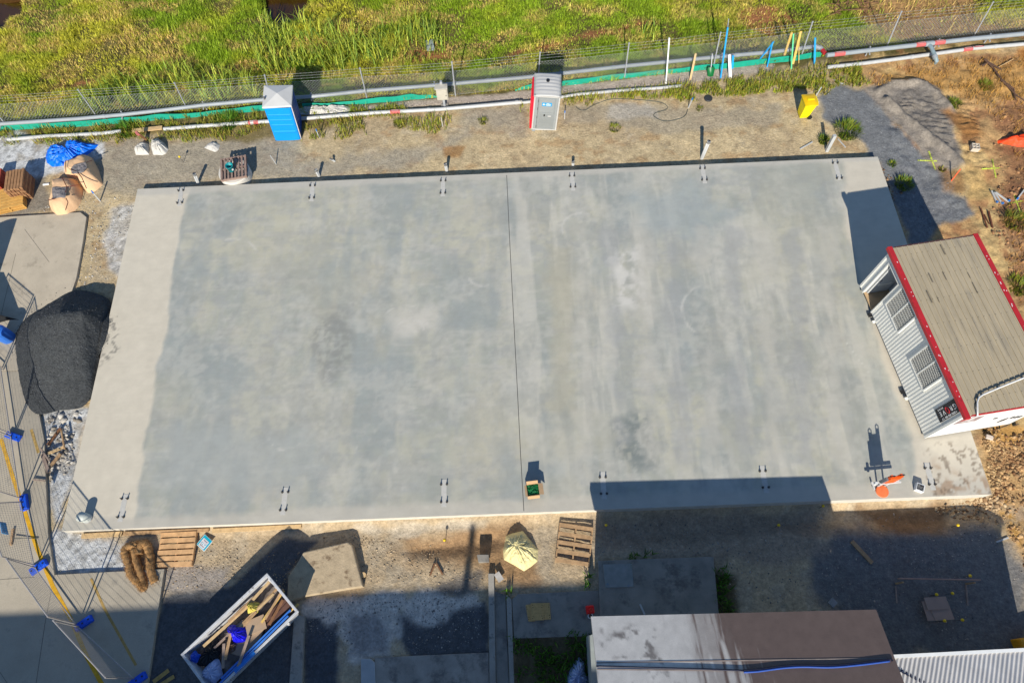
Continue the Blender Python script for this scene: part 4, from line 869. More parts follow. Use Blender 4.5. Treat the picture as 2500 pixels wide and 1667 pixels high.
lying('conduit', (2431, 1323), (2460, 1312), .05, .05, wpvc, 'white conduit length at the edge of the dark gravel, bottom right', 'conduit', group=cond)
rust = M('rusty_steel', (112, 66, 44), rough=.85, var=.3, sc=12)
lying('steel_bar', (2392, 510.6), (2408, 559), .05, .04, rust, 'left rusty steel bar lying on clay above the cabin', 'bar', dz=.05)
lying('steel_bar', (2411, 518), (2421, 559), .06, .04, rust, 'right rusty steel bar lying on clay above the cabin', 'bar', dz=.05)
lying('steel_bar', (2401, 525), (2414, 550), .03, .03, rust, 'short thin rusty bar between two longer rusty bars', 'bar', dz=.04)
lying('timber_stick', (2432, 169), (2473, 147), .03, .03, pine, 'thin pale stick on pink earth at the top right', 'stick', dz=.05)
# ================================================================== PALLETS
def pallet(label, c, rz, z, mt, boards=7, w_=1.165, d_=1.165, bw=.11, name='pallet', group=None, lead=False):
    o = thing(name, label, 'pallet', (c[0], c[1], z), rz, group)
    mb = MB()
    for k in range(boards):
        y_ = -d_ / 2 + bw / 2 + (d_ - bw) * k / (boards - 1); mb.box((random.uniform(-.008, .008), y_, .135), (w_ + random.uniform(-.01, .01), bw, .02))
    mb.build('deck', mt, o)
    for x_ in (-w_ / 2 + .025, 0, w_ / 2 - .025): MB().box((x_, 0, .075), (.05, d_ - .01, .098)).build('bearer', mt, o)
    mb = MB()
    for y_ in (-d_ / 2 + .05, 0, d_ / 2 - .05): mb.box((0, y_, .013), (w_ - .01, .1, .02))
    mb.build('bottom_boards', mt, o)
    return o
def quadc(px, z=0): P = Wp(px, z); return P.mean(0)
c = quadc([(388, 1305), (476.5, 1301), (467.5, 1372), (380, 1380)], .14)
pallet('pale timber pallet lying between the coir log and the blue sign', c, yaw((388, 1305), (476.5, 1301)), gzs(c[0], c[1]) + .02, M('orange_pine', (208, 164, 116), rough=.8, var=.25, sc=5, fine=.15), 6, 1.22, 1.13, .15)
c = quadc([(1365, 1276), (1447, 1288), (1444, 1380), (1355, 1367)], .14)
po = pallet('weathered pallet with wide gaps beside the yellow crumpled bag', c, yaw((1365, 1276), (1447, 1288)), gzs(c[0], c[1]) + .03, wood, 5, 1.16, 1.28, .13)
# round concrete pit with pallet and bucket
pc = W(570, 417, .45); pit = thing('round_pit', 'round white concrete pit surround under the slatted pallet', 'pit', (pc[0], pc[1], 0))
MB().lathe((0, 0, -.2), [(.66, 0), (.66, .6), (.64, .64), (.5, .65), (.48, .62), (.48, .3), (.001, .3)], 40).build('ring', M('pale_pit_concrete', (208, 202, 192), rough=.8, var=.1, sc=3, fine=.1), pit, smooth=False)
c = quadc([(535.4, 388), (601, 377), (604, 431), (537.5, 439)], .6)
pallet('slatted grey pallet lying on the round concrete pit', c, yaw((535.4, 388), (601, 377), .6) + math.pi / 2, .455, M('pinkish_grey_timber', (146, 122, 110), rough=.85, var=.2, sc=6, fine=.15), 8, 1.16, 1.1, .075)
bk = W(566, 416, .605); bu = thing('bucket', 'teal plastic bucket standing on the slatted pallet', 'bucket', (bk[0], bk[1], .602))
tl = M('teal_bucket', (10, 140, 146), rough=.4, var=.08)
MB().lathe((0, 0, 0), [(.001, .012), (.115, .012), (.115, 0), (.125, .01), (.15, .3), (.165, .3), (.165, .33), (.145, .33), (.12, .02), (.001, .02)], 28).build('shell', tl, bu, smooth=True)
MB().lathe((0, 0, 0), [(.001, .1), (.12, .1)], 24).build('contents', M('bucket_water', (60, 66, 70), rough=.2), bu)
MB().tube([(.15 * math.cos(a), .15 * math.sin(a) * .1 - .12 * math.sin(a), .31 - .06 * math.sin(a)) for a in np.linspace(0, math.pi, 12)], .006, 6).build('handle', wire, bu); MB().box((.1, -.085, .15), (.07, .02, .1), rz=.85).build('sticker', whitep, bu)
# timber stack on the left
c = W(22, 476, .3); 
ysp = M('yellow_pallet_timber', (206, 158, 84), rough=.8, var=.2, sc=5, fine=.2)
for k in range(2):
    pallet(('lower' if k == 0 else 'upper') + ' of two stacked yellow timber pallets at the left edge', (c[0], c[1] - .15), yaw((0, 495), (65, 480)), gzs(c[0], c[1]) + .01 + k * .15, ysp, 7, 1.25, 1.1, .13)
a = yaw((14, 456), (21, 404), .7); c = W(30, 447, .78)
st = thing('plank_stack', 'tall stack of brown timber planks at the left edge', 'timber', (c[0], c[1] + .2, gzs(c[0], c[1])), a)
for k in range(7):
    mb = MB()
    for i in range(6): mb.box((random.uniform(-.02, .02), -.32 + i * .128, .05 + k * .11), (1.05, .105, .1))
    mb.build('plank_layer', brownwood if k % 2 else M('mid_brown_timber', (156, 116, 80), rough=.85, var=.25, sc=5, fine=.2), st, bev=.004)
c = W(-14, 435, .5); o = thing('brick_stack', 'red brick stack cut by the left edge of the photo', 'bricks', (c[0], c[1], gzs(c[0], c[1])), a)
for k in range(6):
    mb = MB()
    for i in range(4):
        for j in range(4): mb.box((-.36 + i * .24, -.2 + j * .12, .045 + k * .085), (.228, .108, .075))
    mb.build('brick_course', M('red_brick', (176, 74, 52), rough=.9, var=.2, sc=5, fine=.2), o)
c = G(118, 451); tag(MB().box(c + Vector((-.08, 0, .03)), (.28, .1, .05), rz=.1).build('white_offcut', whitep, bev=.02), 'small white offcut poking out left of the front bulk bag', 'offcut')

# ================================================================== BAGS, TARPS, PILES
peach = M('peach_bulk_bag_cloth', (226, 184, 142), rough=.8, var=.08, sc=3, bump=.5, bsc=9, bdist=.03, fine=.05)
bgrav = M('bag_gravel', (128, 122, 122), rough=.95, var=.25, sc=8, bump=.8, bsc=30, fine=.35, fsc=50, bdist=.04)
strapm = M('dark_red_strap', (96, 40, 34), rough=.8)
def bulkbag(label, outl, hole, h, straps, dark):
    z0 = gzs(*W(*outl[0])[:2]); P = Wp(outl, h * .55); c = P.mean(0)
    o = thing('bulk_bag', label, 'bag', (c[0], c[1], z0)); cl = heap('cloth', P, h * 1.02, peach, wr=.05, ws=2.6, pw=4.5, seed=31 + len(outl), top=h, base=z0 - .03, n=80); cl.parent = o; cl.matrix_parent_inverse = Matrix.Translation(o.location).inverted()
    Q = Wp(hole, h + .03); hq = heap('gravel_fill', Q, .05, bgrav, wr=.06, ws=5, pw=2, seed=8, base=h + z0 + .015, n=40, edge=.6); hq.parent = o; hq.matrix_parent_inverse = Matrix.Translation(o.location).inverted()
    for s_ in straps:
        p = [Vector(W(a, b, h + .035 + z0)) - o.location for a, b in s_]; mb = MB(); mb.tube(p, .016, 6); mb.build('strap', dark, o)
bulkbag('peach bulk bag full of grey gravel, the one nearest the concrete pad', [(123, 432), (150, 427), (177, 427.5), (192, 452), (190, 480), (181, 496), (158, 518), (130, 521), (112, 501.6), (117, 486), (123, 457)], [(126, 457), (162, 456), (160, 484), (146, 482), (127, 485)], .6, [[(192, 452), (163, 456), (160, 470)], [(118, 489), (135, 485)], [(161, 484), (166, 494), (160, 513)], [(163, 456), (152, 434)]], strapm)
bulkbag('peach bulk bag full of grey gravel, the one touching the blue tarpaulin', [(151, 391), (178, 382), (207, 370), (216, 374), (232, 405), (243, 440), (225, 456), (206, 463), (196, 452), (191, 427), (150, 420), (148, 402)], [(172, 413), (180, 402), (208, 396), (212, 408), (205, 420), (188, 425), (175, 424)], .6, [[(171, 413), (188, 419), (200, 434), (211, 460)], [(210, 397), (225, 392)], [(160, 392), (161, 420)]], M('near_black_strap', (60, 30, 28), rough=.8))
btarp = M('blue_tarp', (6, 112, 232), rough=.38, var=.2, sc=4, bump=.6, bsc=7, bdist=.05)
tag(heap('tarpaulin', Wp([(104, 376.5), (109, 358), (117, 349), (128, 350), (140, 360), (149, 372), (165, 367), (172, 352), (178.6, 336), (188, 338), (198, 345), (216, 342), (235, 346), (225, 358), (212.6, 368), (183, 385), (168, 392), (153, 398), (121, 401), (108, 391)], .2), .34, btarp, wr=.16, ws=3.6, pw=2.2, seed=3, n=150, rings=26, folds=.12, nf=14), 'crumpled bright blue tarpaulin lying over the white lime', 'tarpaulin')
wsh = M('white_sheet_plastic', (196, 192, 184), rough=.6, var=.08, sc=4, bump=.4, bsc=8, bdist=.03)
tag(heap('sack', Wp([(325, 365), (336, 352), (349, 342), (358, 345), (360, 372), (340, 373), (327, 373)], .15), .3, wsh, wr=.06, ws=5, pw=2.6, seed=5, folds=.07, nf=6, n=110), 'left half of the two slumped white sacks above the gravel', 'sack')
tag(heap('sack', Wp([(366, 338), (383, 334), (398, 344), (408, 359), (402, 370), (393, 374), (370, 373), (364, 356)], .15), .32, wsh, wr=.06, ws=5, pw=2.6, seed=6, folds=.07, nf=7, n=110), 'right half of the two slumped white sacks above the gravel', 'sack')
g = G(358, 342); tag(MB().beam(g, g + Vector((-.1, -.1, .55)), .16, .1).build('timber_post', brownwood), 'brown timber post stub standing between the two white sacks', 'post')
MB().beam(g + Vector((-.09, -.1, .5)), g + Vector((-.12, -.12, .62)), .17, .11).build('red_top', M('faded_red_paint', (190, 110, 104)), bpy.data.objects['timber_post'])
tag(heap('sack', Wp([(497, 359), (505, 350), (517, 343), (528, 346), (536, 352), (533, 364), (525, 370), (512, 366)], .05), .16, wsh, wr=.05, ws=5, seed=7), 'small crumpled white sack above the round pit', 'sack')
tag(heap('white_sheet', Wp([(727, 262), (745, 258), (776, 261), (790, 256), (810, 262), (838, 254), (857, 259), (853, 271), (830, 277), (775, 279), (732, 276)], .1), .18, wsh, wr=.08, ws=5, pw=3, seed=9, n=140, rings=24, folds=.08, nf=13), 'crumpled white sheet lying right of the blue toilet', 'sheet')
cyel = M('cream_yellow_bag', (228, 214, 156), rough=.6, var=.12, sc=2.5, bump=.5, bsc=8, bdist=.04)
tag(heap('crumpled_bag', Wp([(1234, 1302), (1250, 1296), (1276, 1290), (1292, 1310), (1314, 1337), (1313, 1366), (1296, 1380), (1279, 1391), (1255, 1376), (1229, 1362), (1227, 1340), (1231, 1318)], .3), .46, cyel, wr=.09, ws=3.6, pw=1.7, seed=17, n=190, rings=40, folds=.06, nf=5, skew=(-.1, .12)), 'crumpled cream yellow bag heaped below the slab joint', 'bag')
clear = M('pale_blue_plastic', (176, 190, 226), rough=.35, var=.12, sc=4, bump=.5, bsc=8, bdist=.03)
tag(heap('plastic_sheet', Wp([(1415, 1603), (1428, 1615), (1430, 1640), (1440, 1655), (1436, 1700), (1380, 1700), (1382, 1662), (1390, 1640), (1400, 1618)], .2), .5, clear, wr=.08, ws=4.2, pw=1.6, seed=14, n=130, rings=26, folds=.12, nf=9), 'crumpled pale blue plastic sheet in the weedy bed', 'sheet')
# black gravel pile
blackg = M('black_gravel', (68, 70, 71), rough=.9, var=.18, sc=3, bump=.8, bsc=15, fine=.5, fsc=15, bdist=.06, k=.85, spec=.35)
PO = Wp([(38, 812), (46, 790), (62, 774), (100, 752), (140, 728), (165, 712), (184, 705), (205, 709), (232, 714), (262, 726), (276, 737), (270, 778), (277, 790), (263, 845), (245, 878), (235, 920), (226, 968), (210, 990), (188, 1002), (160, 998), (140, 1000), (112, 1012), (84, 1014), (62, 985), (48, 930), (40, 880), (36, 840)], .12)
def pile():
    n, rings = 160, 44; d = np.r_[0, np.cumsum(np.linalg.norm(np.diff(np.r_[PO, PO[:1]], axis=0)[:, :2], axis=1))]; t = np.linspace(0, d[-1], n, endpoint=False); Q = np.r_[PO, PO[:1]]
    O = np.stack([np.interp(t, d, Q[:, 0]), np.interp(t, d, Q[:, 1])], 1)
    for _ in range(14): O = (np.roll(O, 1, 0) + O * 2 + np.roll(O, -1, 0)) / 4
    A0 = W(150, 772, 1.2)[:2]; A1 = W(200, 764, 1.1)[:2]; s_ = np.clip(((O - A0) @ (A1 - A0)) / ((A1 - A0) @ (A1 - A0)), 0, 1)
    for _ in range(12): s_ = (np.roll(s_, 1) + s_ * 2 + np.roll(s_, -1)) / 4
    T = A0 + (A1 - A0) * s_[:, None]; hp = 1.22 - .14 * s_
    V, F = [], []
    for j in range(rings + 1):
        r = j / rings; xy = O * (1 - r) + T * r; f = np.sqrt(r * r * .97 + .0) if r < .9 else .886 + .07 * math.sin((r - .9) / .1 * math.pi / 2)
        z = hp * f * (1 + .05 * math.sin(r * 3.1)) + .1 * (fbm(xy[:, 0] * 1.3, xy[:, 1] * 1.3, 40) - .5) * min(1, 4 * r) + .05 * (fbm(xy[:, 0] * 8, xy[:, 1] * 8, 41, 3) - .5)
        b = np.maximum(gz(xy[:, 0], xy[:, 1]), np.where(xy[:, 0] > -15.9, ST, .1)) * (1 - r) + .1 * r
        V += [(a[0], a[1], q) for a, q in zip(xy, z + b + .01)]
    for j in range(rings):
        for k in range(n): F.append((j * n + k, j * n + (k + 1) % n, (j + 1) * n + (k + 1) % n, (j + 1) * n + k))
    o = MB().add(V, F).build('gravel_pile', blackg, smooth=True); return tag(o, 'large pile of black gravel spilling against the left slab edge', 'gravel pile'), np.array(V)
gp, PV = pile()
def pz(x, y):
    o = []
    for a, b in zip(x, y):
        d = (PV[:, 0] - a) ** 2 + (PV[:, 1] - b) ** 2; i = np.argmin(d); o.append(PV[i, 2] if d[i] < .02 else max(gzs(a, b), .11 if a < -17.3 else -1))
    return np.array(o)
stones('black_pebbles', 'loose black pebbles on and around the black gravel pile', [([(60, 790), (180, 720), (268, 745), (262, 840), (220, 960), (150, 995), (70, 985), (45, 860)], 1600, .01, .026, (120, 122, 126), (44, 46, 48)), ([(30, 820), (60, 770), (170, 700), (285, 730), (285, 850), (230, 985), (150, 1015), (60, 1020), (36, 900)], 700, .012, .03, (96, 98, 100), (44, 46, 48))], zf=pz)
stones('spilled_pebbles', 'black pebbles spilled on the slab beside the pile', [([(255, 770), (300, 780), (285, 860), (235, 920), (245, 850)], 120, .006, .016, (70, 72, 74), (40, 42, 44))], zf=lambda x, y: np.full(len(x), ST))
# coir logs
coir = M('coir_fibre', (178, 136, 88), rough=1, var=.25, sc=8, bump=1, bsc=40, fine=.35, fsc=50, bdist=.03)
def coirlog(label, px, r, z0):
    P = [Vector(W(a, b, .18)) for a, b in px]; 
    pts = []
    for i in range(len(P) - 1):
        for t in np.linspace(0, 1, 8, endpoint=False):
            a = P[max(i - 1, 0)]; b = P[i]; c = P[i + 1]; d = P[min(i + 2, len(P) - 1)]
            pts.append(.5 * ((2 * b) + (c - a) * t + (2 * a - 5 * b + 4 * c - d) * t * t + (3 * b - a - 3 * c + d) * t ** 3))
    pts.append(P[-1])
    for p in pts: p.z = gzs(p.x, p.y) + r + z0
    o = tag(MB().tube(pts, r, 16, rr=[r * (1 + .08 * math.sin(i * 1.9) + random.uniform(-.05, .05)) for i in range(len(pts))]).build('coir_log', coir, smooth=True), label, 'coir log')
    n = 2600; idx = rng.integers(0, len(pts), n); c = np.array([pts[i] for i in idx]); u = rng.normal(size=(n, 3)); u /= np.linalg.norm(u, axis=1, keepdims=True)
    A = c + u * r * .93; B = A + u * rng.uniform(.02, .06, (n, 1)) + rng.normal(size=(n, 3)) * .025; bars('fibres', A, B, .003, coir, o)
coirlog('brown coir log folded in a loop, left half of the pair', [(335, 1328), (308, 1336), (304, 1352), (314, 1380), (318, 1402), (335, 1420)], .13, 0)
coirlog('brown coir log folded in a hairpin, right half of the pair', [(326, 1340), (331, 1370), (345, 1408), (350, 1428), (346, 1434), (338, 1424)], .115, .02)
coirlog('brown coir log, the long outer one beside the pallet', [(338, 1352), (344, 1330), (356, 1330), (364, 1358), (366, 1390), (376, 1420)], .13, .02)

# ================================================================== SKIP BIN AND ITS RUBBISH
H_ = 1.0; A = W(652.7, 1400.5, H_); Bq = W(729.5, 1491.5, H_); Cq = W(444.5, 1596.6, H_)
ux = (A - Cq); Lx = np.linalg.norm(ux[:2]); sk_yaw = math.atan2(ux[1], ux[0]); uy = np.array([-math.sin(sk_yaw), math.cos(sk_yaw)]); Wd = abs((Bq - A)[:2] @ uy)
so = Cq[:2] - uy * Wd
skip = thing('skip_bin', 'dirty white steel skip bin full of building rubbish', 'skip', (so[0], so[1], gzs(so[0], so[1]) + .02), sk_yaw)
skm = M('skip_paint', (196, 196, 198), rough=.6, var=.18, sc=4, fine=.12, stain=(110, 104, 104), ssc=4, sth=.58); skin = M('skip_inside_steel', (96, 92, 98), rough=.8, var=.25, sc=3, stain=(120, 84, 62), ssc=3)
Hs = H_ - .02; t_ = .035; e = .0
i1, i2 = .28, .14; V = []
for (ox, oy, z_) in ((0, 0, Hs), (i1, i2, 0), (t_, t_, Hs), (i1 + t_, i2 + t_, .03)): V += [(ox, oy, z_), (Lx - ox, oy, z_), (Lx - ox, Wd - oy, z_), (ox, Wd - oy, z_)]
F = []
for k in range(4): q = (k + 1) % 4; F += [(4 + k, 4 + q, q, k), (8 + k, 8 + q, 12 + q, 12 + k), (k, q, 8 + q, 8 + k), (4 + q, 4 + k, 12 + k, 12 + q)]
MB().add(V, F).build('walls', skm, skip)
MB().box((Lx / 2, Wd / 2, .05), (Lx - .64, Wd - .36, .03)).build('floor', skin, skip)
mb = MB(); mb.box((Lx / 2, .02, Hs + .025), (Lx + .04, .08, .055)); mb.box((Lx / 2, Wd - .02, Hs + .025), (Lx + .04, .08, .055)); mb.box((.02, Wd / 2, Hs + .025), (.08, Wd - .12, .055)); mb.box((Lx - .02, Wd / 2, Hs + .025), (.08, Wd - .12, .055)); mb.build('rim', skm, skip, bev=.012)
for (x_, y_) in ((.5, .02), (Lx - .5, .02), (.5, Wd - .02), (Lx - .5, Wd - .02)): MB().cyl((x_, y_, .6), .045, .12, 10).build('lifting_lug', skm, skip)
sM = Matrix.Translation(skip.location) @ Matrix.Rotation(sk_yaw, 4, 'Z')
def insk(name, x_, y_, z_, dims, rz, mt, label, cat, tilt=(0, 0)):
    o = MB().box((0, 0, 0), dims).build(name, mt, bev=.004); o.location = sM @ Vector((x_, y_, z_ + .1)); o.rotation_euler = (tilt[0], tilt[1], sk_yaw + rz); return tag(o, label, cat)
rub = M('mixed_rubbish', (130, 118, 110), rough=.95, var=.35, sc=5, bump=.7, bsc=12, fine=.3)
rb = heap('rubble_fill', [(.06, .06), (Lx - .06, .06), (Lx - .06, Wd - .06), (.06, Wd - .06)], .14, rub, wr=.12, ws=3.5, pw=2, seed=18, base=.55, edge=.6); rb.matrix_world = sM; tag(rb, 'dirty broken rubbish filling the bottom of the skip bin', 'rubbish')
card = M('brown_cardboard', (176, 150, 124), rough=.85, var=.1, sc=3)
def lx(px, z): q = sM.inverted() @ Vector(W(*px, z)); return q
def at_sk(px, z): q = lx(px, z); return q.x, q.y
x_, y_ = at_sk((605, 1560), .8); insk('cardboard_sheet', x_, y_, .7, (1.0, .75, .01), .5, card, 'large flattened cardboard sheet in the middle of the skip', 'cardboard', (.05, -.04))
x_, y_ = at_sk((625, 1525), .85); insk('cardboard_sheet', x_, y_, .76, (.6, .45, .01), -.4, M('pale_cardboard', (190, 162, 132), rough=.85, var=.08), 'smaller pale cardboard sheet near the boards in the skip', 'cardboard', (-.08, .1))
x_, y_ = at_sk((677, 1502), .85)
for k in range(3): insk('dark_board', x_ - .03 * k, y_ + .17 - .19 * k, .72 + .01 * k, (1.05, .16, .03), .02 + .02 * k, darkwood, ('left', 'middle', 'right')[k] + ' of three dark boards lying side by side in the skip', 'board', (0, -.08))
for k, (px, l, a) in enumerate((((640, 1475), 1.5, .05), ((618, 1500), 1.7, .02), ((590, 1535), 1.3, .08), ((560, 1548), 1.1, .0), ((668, 1480), 1.1, .22), ((672, 1474), 1.0, .3), ((705, 1497), .8, -.05))):
    x_, y_ = at_sk(px, .85); insk('timber_length', x_, y_, .78 + .02 * (k % 3), (l, .07, .04), a, (wood, pine, wood, greywood, yellowwood, wood, yellowwood)[k], ('pale timber length along the skip wall nearest the gravel', 'long timber length beside the yellow bag in the skip', 'timber length next to the blue bag in the skip', 'grey timber length behind the black sheet in the skip', 'yellow timber length beside the dark boards in the skip', 'timber length crossing the yellow one in the skip', 'short yellow timber at the right corner of the skip')[k], 'timber', (.03 * k, .05 - .02 * k))
for k, (px, l, a, mt, lab) in enumerate((((560, 1520), 1.9, -.02, pine, 'long pale plank tight along the upper skip wall'), ((600, 1478), 1.3, .0, wood, 'weathered plank tight along the upper skip wall'), ((640, 1440), .7, .1, pine, 'short pale plank in the top corner of the skip'), ((690, 1480), .8, .35, brownwood, 'brown broken plank over the dark boards in the skip'), ((548, 1600), .7, .9, greywood, 'grey lath across the black sheet in the skip'), ((560, 1575), .8, .7, wood, 'brown lath beside the scrap tangle in the skip'), ((598, 1588), .9, .55, greywood, 'grey lath on the cardboard in the skip'))):
    x_, y_ = at_sk(px, .95); insk('timber_length', min(max(x_, l / 2 + .1), Lx - l / 2 - .1), min(max(y_, .12), Wd - .14), .84 + .015 * k, (l, .09, .03), a, mt, lab, 'timber', (.04, .03 - .01 * k))
def skheap(name, px, r, h, mt, label, cat, z0, seed, sq=1.0):
    x_, y_ = at_sk(px, z0 + h * .5); P = [(x_ + r * (1 + .25 * math.sin(3 * a + seed)) * math.cos(a), y_ + r * sq * (1 + .25 * math.cos(2 * a + seed)) * math.sin(a)) for a in np.linspace(0, 6.28, 18, endpoint=False)]
    o = heap(name, P, h, mt, wr=.06, ws=6, pw=1.8, seed=seed, base=z0 + .1, n=90, folds=.07, nf=7); o.matrix_world = sM; return tag(o, label, cat)
skheap('plastic_bag', (579, 1545), .26, .3, M('royal_blue_plastic', (24, 22, 214), rough=.35, var=.2, sc=6, bump=.5, bsc=10, bdist=.03), 'shiny royal blue plastic bag in the middle of the skip', 'bag', .72, 21, 1.2)
skheap('plastic_bag', (617, 1481), .2, .25, M('yellow_rubbish_bag', (206, 190, 90), rough=.6, var=.15, sc=5, bump=.5, bsc=10, bdist=.03), 'small yellow bag among timber in the skip', 'bag', .72, 22)
skheap('plastic_bag', (478, 1603), .16, .2, M('bright_blue_plastic', (40, 96, 224), rough=.4, var=.2, sc=8), 'small bright blue bag in the left corner of the skip', 'bag', .68, 23)
skheap('black_sheet', (518, 1592), .42, .14, M('black_sheet_plastic', (26, 26, 30), rough=.5, var=.2), 'black sheet lying in the left end of the skip', 'sheet', .68, 24, .75)
skheap('plastic_sheet', (520, 1640), .3, .3, clear, 'pale blue plastic sheet at the bottom end of the skip', 'sheet', .68, 25, 1.3)
x_, y_ = at_sk((640, 1565), .95); 
for k in range(2): insk('blue_tube', Lx * .5 + .15 * k, .12 + .09 * k, .88 - .04 * k, (Lx * .82, .06, .06), .01, M('blue_tube_plastic', (60, 120, 206), rough=.45, var=.15), ('outer', 'inner')[k] + ' of two long blue tubes along the skip wall', 'tube')
MB().box((Lx * .36, .012, Hs - .1), (.9, .012, .14)).build('blue_panel', M('blue_panel_paint', (40, 126, 214), rough=.5, var=.25, sc=4), skip); MB().box((Lx * .38, .03, Hs + .055), (.75, .1, .008)).build('blue_tape', M('blue_panel_paint'), skip)
skheap('scrap_tangle', (565, 1580), .22, .16, M('rusty_scrap', (120, 96, 80), rough=.9, var=.4, sc=10), 'tangle of rusty scrap between cardboard and black sheet', 'scrap', .66, 27, .8)

# ================================================================== SMALL THINGS SOUTH AND ON THE SLAB
def text_mesh(name, s, size, mt, parent, M4, ext=.002, sx=1.0, align='CENTER'):
    cu = bpy.data.curves.new('t', 'FONT'); cu.body = s; cu.size = size; cu.extrude = ext; cu.align_x = align; cu.align_y = 'CENTER'
    t = bpy.data.objects.new('t', cu); COL.objects.link(t); bpy.context.view_layer.update()
    me = bpy.data.meshes.new_from_object(t.evaluated_get(bpy.context.evaluated_depsgraph_get())); bpy.data.objects.remove(t)
    me.name = name; me.materials.clear(); me.materials.append(mt); me.transform(Matrix.Diagonal((sx, 1, 1, 1))); o = bpy.data.objects.new(name, me); COL.objects.link(o); o.parent = parent; o.matrix_local = M4; return o
# site sign
c = quadc([(495, 1303), (516, 1321), (494.6, 1343.6), (474.7, 1325)], .1); a = yaw((474.7, 1325), (494.6, 1343.6), .1)
sg = thing('site_sign', 'teal and white site sign lying face up right of the pale pallet', 'sign', (c[0], c[1], gzs(c[0], c[1]) + .1), a); sg.rotation_euler[0] = .1
MB().box((0, 0, 0), (.4, .42, .008)).build('board', whitep, sg, bev=.002); tb = M('teal_sign_paint', (4, 160, 186), rough=.5, var=.06)
MB().box((0, .005, .006), (.37, .39, .005)).build('teal_panel', tb, sg); MB().box((0, -.03, .0105), (.26, .28, .005)).build('white_panel', M('sign_white', (214, 206, 206), rough=.5), sg)
dkp = M('sign_dark_print', (70, 62, 84), rough=.6); mb = MB()
for y_, l in ((.07, .2), (.05, .16), (-.11, .22), (-.13, .18)): mb.box((0, y_, .0145), (l, .008, .003))
mb.build('print_lines', dkp, sg); text_mesh('sign_text', 'ATF', .13, tb, sg, Matrix.Translation((0, -.03, .0145)) @ Matrix.Rotation(math.pi, 4, 'Z'), .001)
# cardboard box with green netting
c = W(1301, 1200, ST); bx = thing('cardboard_box', 'open cardboard box of green tape beside the slab joint', 'box', (c[0], c[1], ST), yaw((1285, 1211), (1316, 1207), ST))
cb = M('box_cardboard', (190, 156, 118), rough=.85, var=.08, sc=4); w2, d2, h2 = .42, .4, .34
mb = MB()
for q in ((0, -d2 / 2, w2, .008), (0, d2 / 2, w2, .008)): mb.box((q[0], q[1], h2 / 2), (q[2], q[3], h2))
for q in (-w2 / 2 + .004, w2 / 2 - .004): mb.box((q, 0, h2 / 2), (.008, d2 - .01, h2))
mb.box((0, 0, .01), (w2 - .02, d2 - .02, .008)); mb.build('box_walls', cb, bx)
for (p, dd_, ang, ax) in (((0, -d2 / 2 - .045, h2 - .06), (w2 - .02, .14, .006), 1.05, 0), ((0, d2 / 2 + .03, h2 + .08), (w2 - .03, .18, .006), 1.2, 0), ((-w2 / 2 - .035, 0, h2 - .08), (.16, d2 - .02, .006), -1.25, 1), ((w2 / 2 + .07, 0, h2 - .02), (.17, d2 - .02, .006), .5, 1)):
    f = MB().box((0, 0, 0), dd_).build('flap', cb, bx, loc=p); f.rotation_euler = (ang, 0, 0) if ax == 0 else (0, ang, 0)
gn = M('green_tape', (8, 118, 66), rough=.5, var=.2, sc=12); mb = MB()
for k in range(60):
    x_, y_ = random.uniform(-.17, .17), random.uniform(-.15, .15); r_ = random.uniform(.02, .05); z_ = .25 + random.uniform(-.03, .05); tl_ = random.uniform(-1, 1)
    mb.tube([(x_ + r_ * math.cos(t), y_ + r_ * math.sin(t), z_ + tl_ * r_ * math.sin(t + k)) for t in np.linspace(0, 6.28, 12)], .008, 5)
mb.box((0, 0, .2), (.4, .38, .06)); mb.build('tape_coils', gn, bx)
# orange stand-up machine
c = W(2150, 1186, ST); om = thing('hand_trolley', 'orange hand trolley with twin black tipped handles standing on the slab', 'trolley', (c[0], c[1], ST), .05)
org = M('orange_machine_paint', (246, 96, 24), rough=.45, var=.08); wf = M('pale_frame_paint', (214, 210, 206), rough=.5, var=.08)
mb = MB(); mb.box((-.12, 0, .3), (.05, .05, .6)); mb.box((.12, 0, .3), (.05, .05, .6)); mb.box((-.3, .02, .1), (.05, .28, .05)); mb.box((.0, .06, .36), (.95, .05, .05)); mb.box((.08, -.02, .5), (.72, .05, .06)); mb.build('frame', wf, om, bev=.006)
MB().lathe((-.02, -.18, .0), [(.001, 0), (.2, 0), (.22, .03), (.2, .06), (.001, .075)], 24).build('base_disc', M('faded_orange', (238, 122, 70), rough=.55, var=.1), om, smooth=False)
mb = MB(); mb.box((0, .03, .8), (.36, .1, .62)); mb.box((0, -.02, .66), (.3, .03, .2)); mb.build('body_panel', org, om, bev=.025)
for x_ in (-.12, .15):
    tb_ = MB().tube([(x_, .05, .5), (x_, .06, 1.12 + (.08 if x_ > 0 else 0))], .065, 14).build('handle_tube', org, om, smooth=False); zt = 1.12 + (.08 if x_ > 0 else 0)
    MB().tube([(x_ - .05, .06, zt), (x_ - .05, .06, zt + .09), (x_, .06, zt + .13), (x_ + .05, .06, zt + .09), (x_ + .05, .06, zt)], .017, 8).build('grip', blk, tb_)
MB().box((-.21, .04, .7), (.07, .12, .5)).build('side_rail', M('machine_grey', (120, 122, 124), rough=.5), om, bev=.01); MB().cyl((-.36, .02, .34), .05, .16, 12).build('wheel', whitep, om)
c = W(2241, 1192, ST); gb = thing('floor_box', 'small white square box with dark patterned face lying on slab', 'box', (c[0], c[1], ST), yaw((2231, 1200), (2249, 1207), ST))
MB().box((0, 0, .09), (.27, .27, .18)).build('casing', whitep, gb, bev=.012); gpl = MB().box((-.005, -.005, .182), (.21, .2, .01)).build('dark_face', M('dark_grille', (52, 54, 56), rough=.6), gb)
mb = MB()
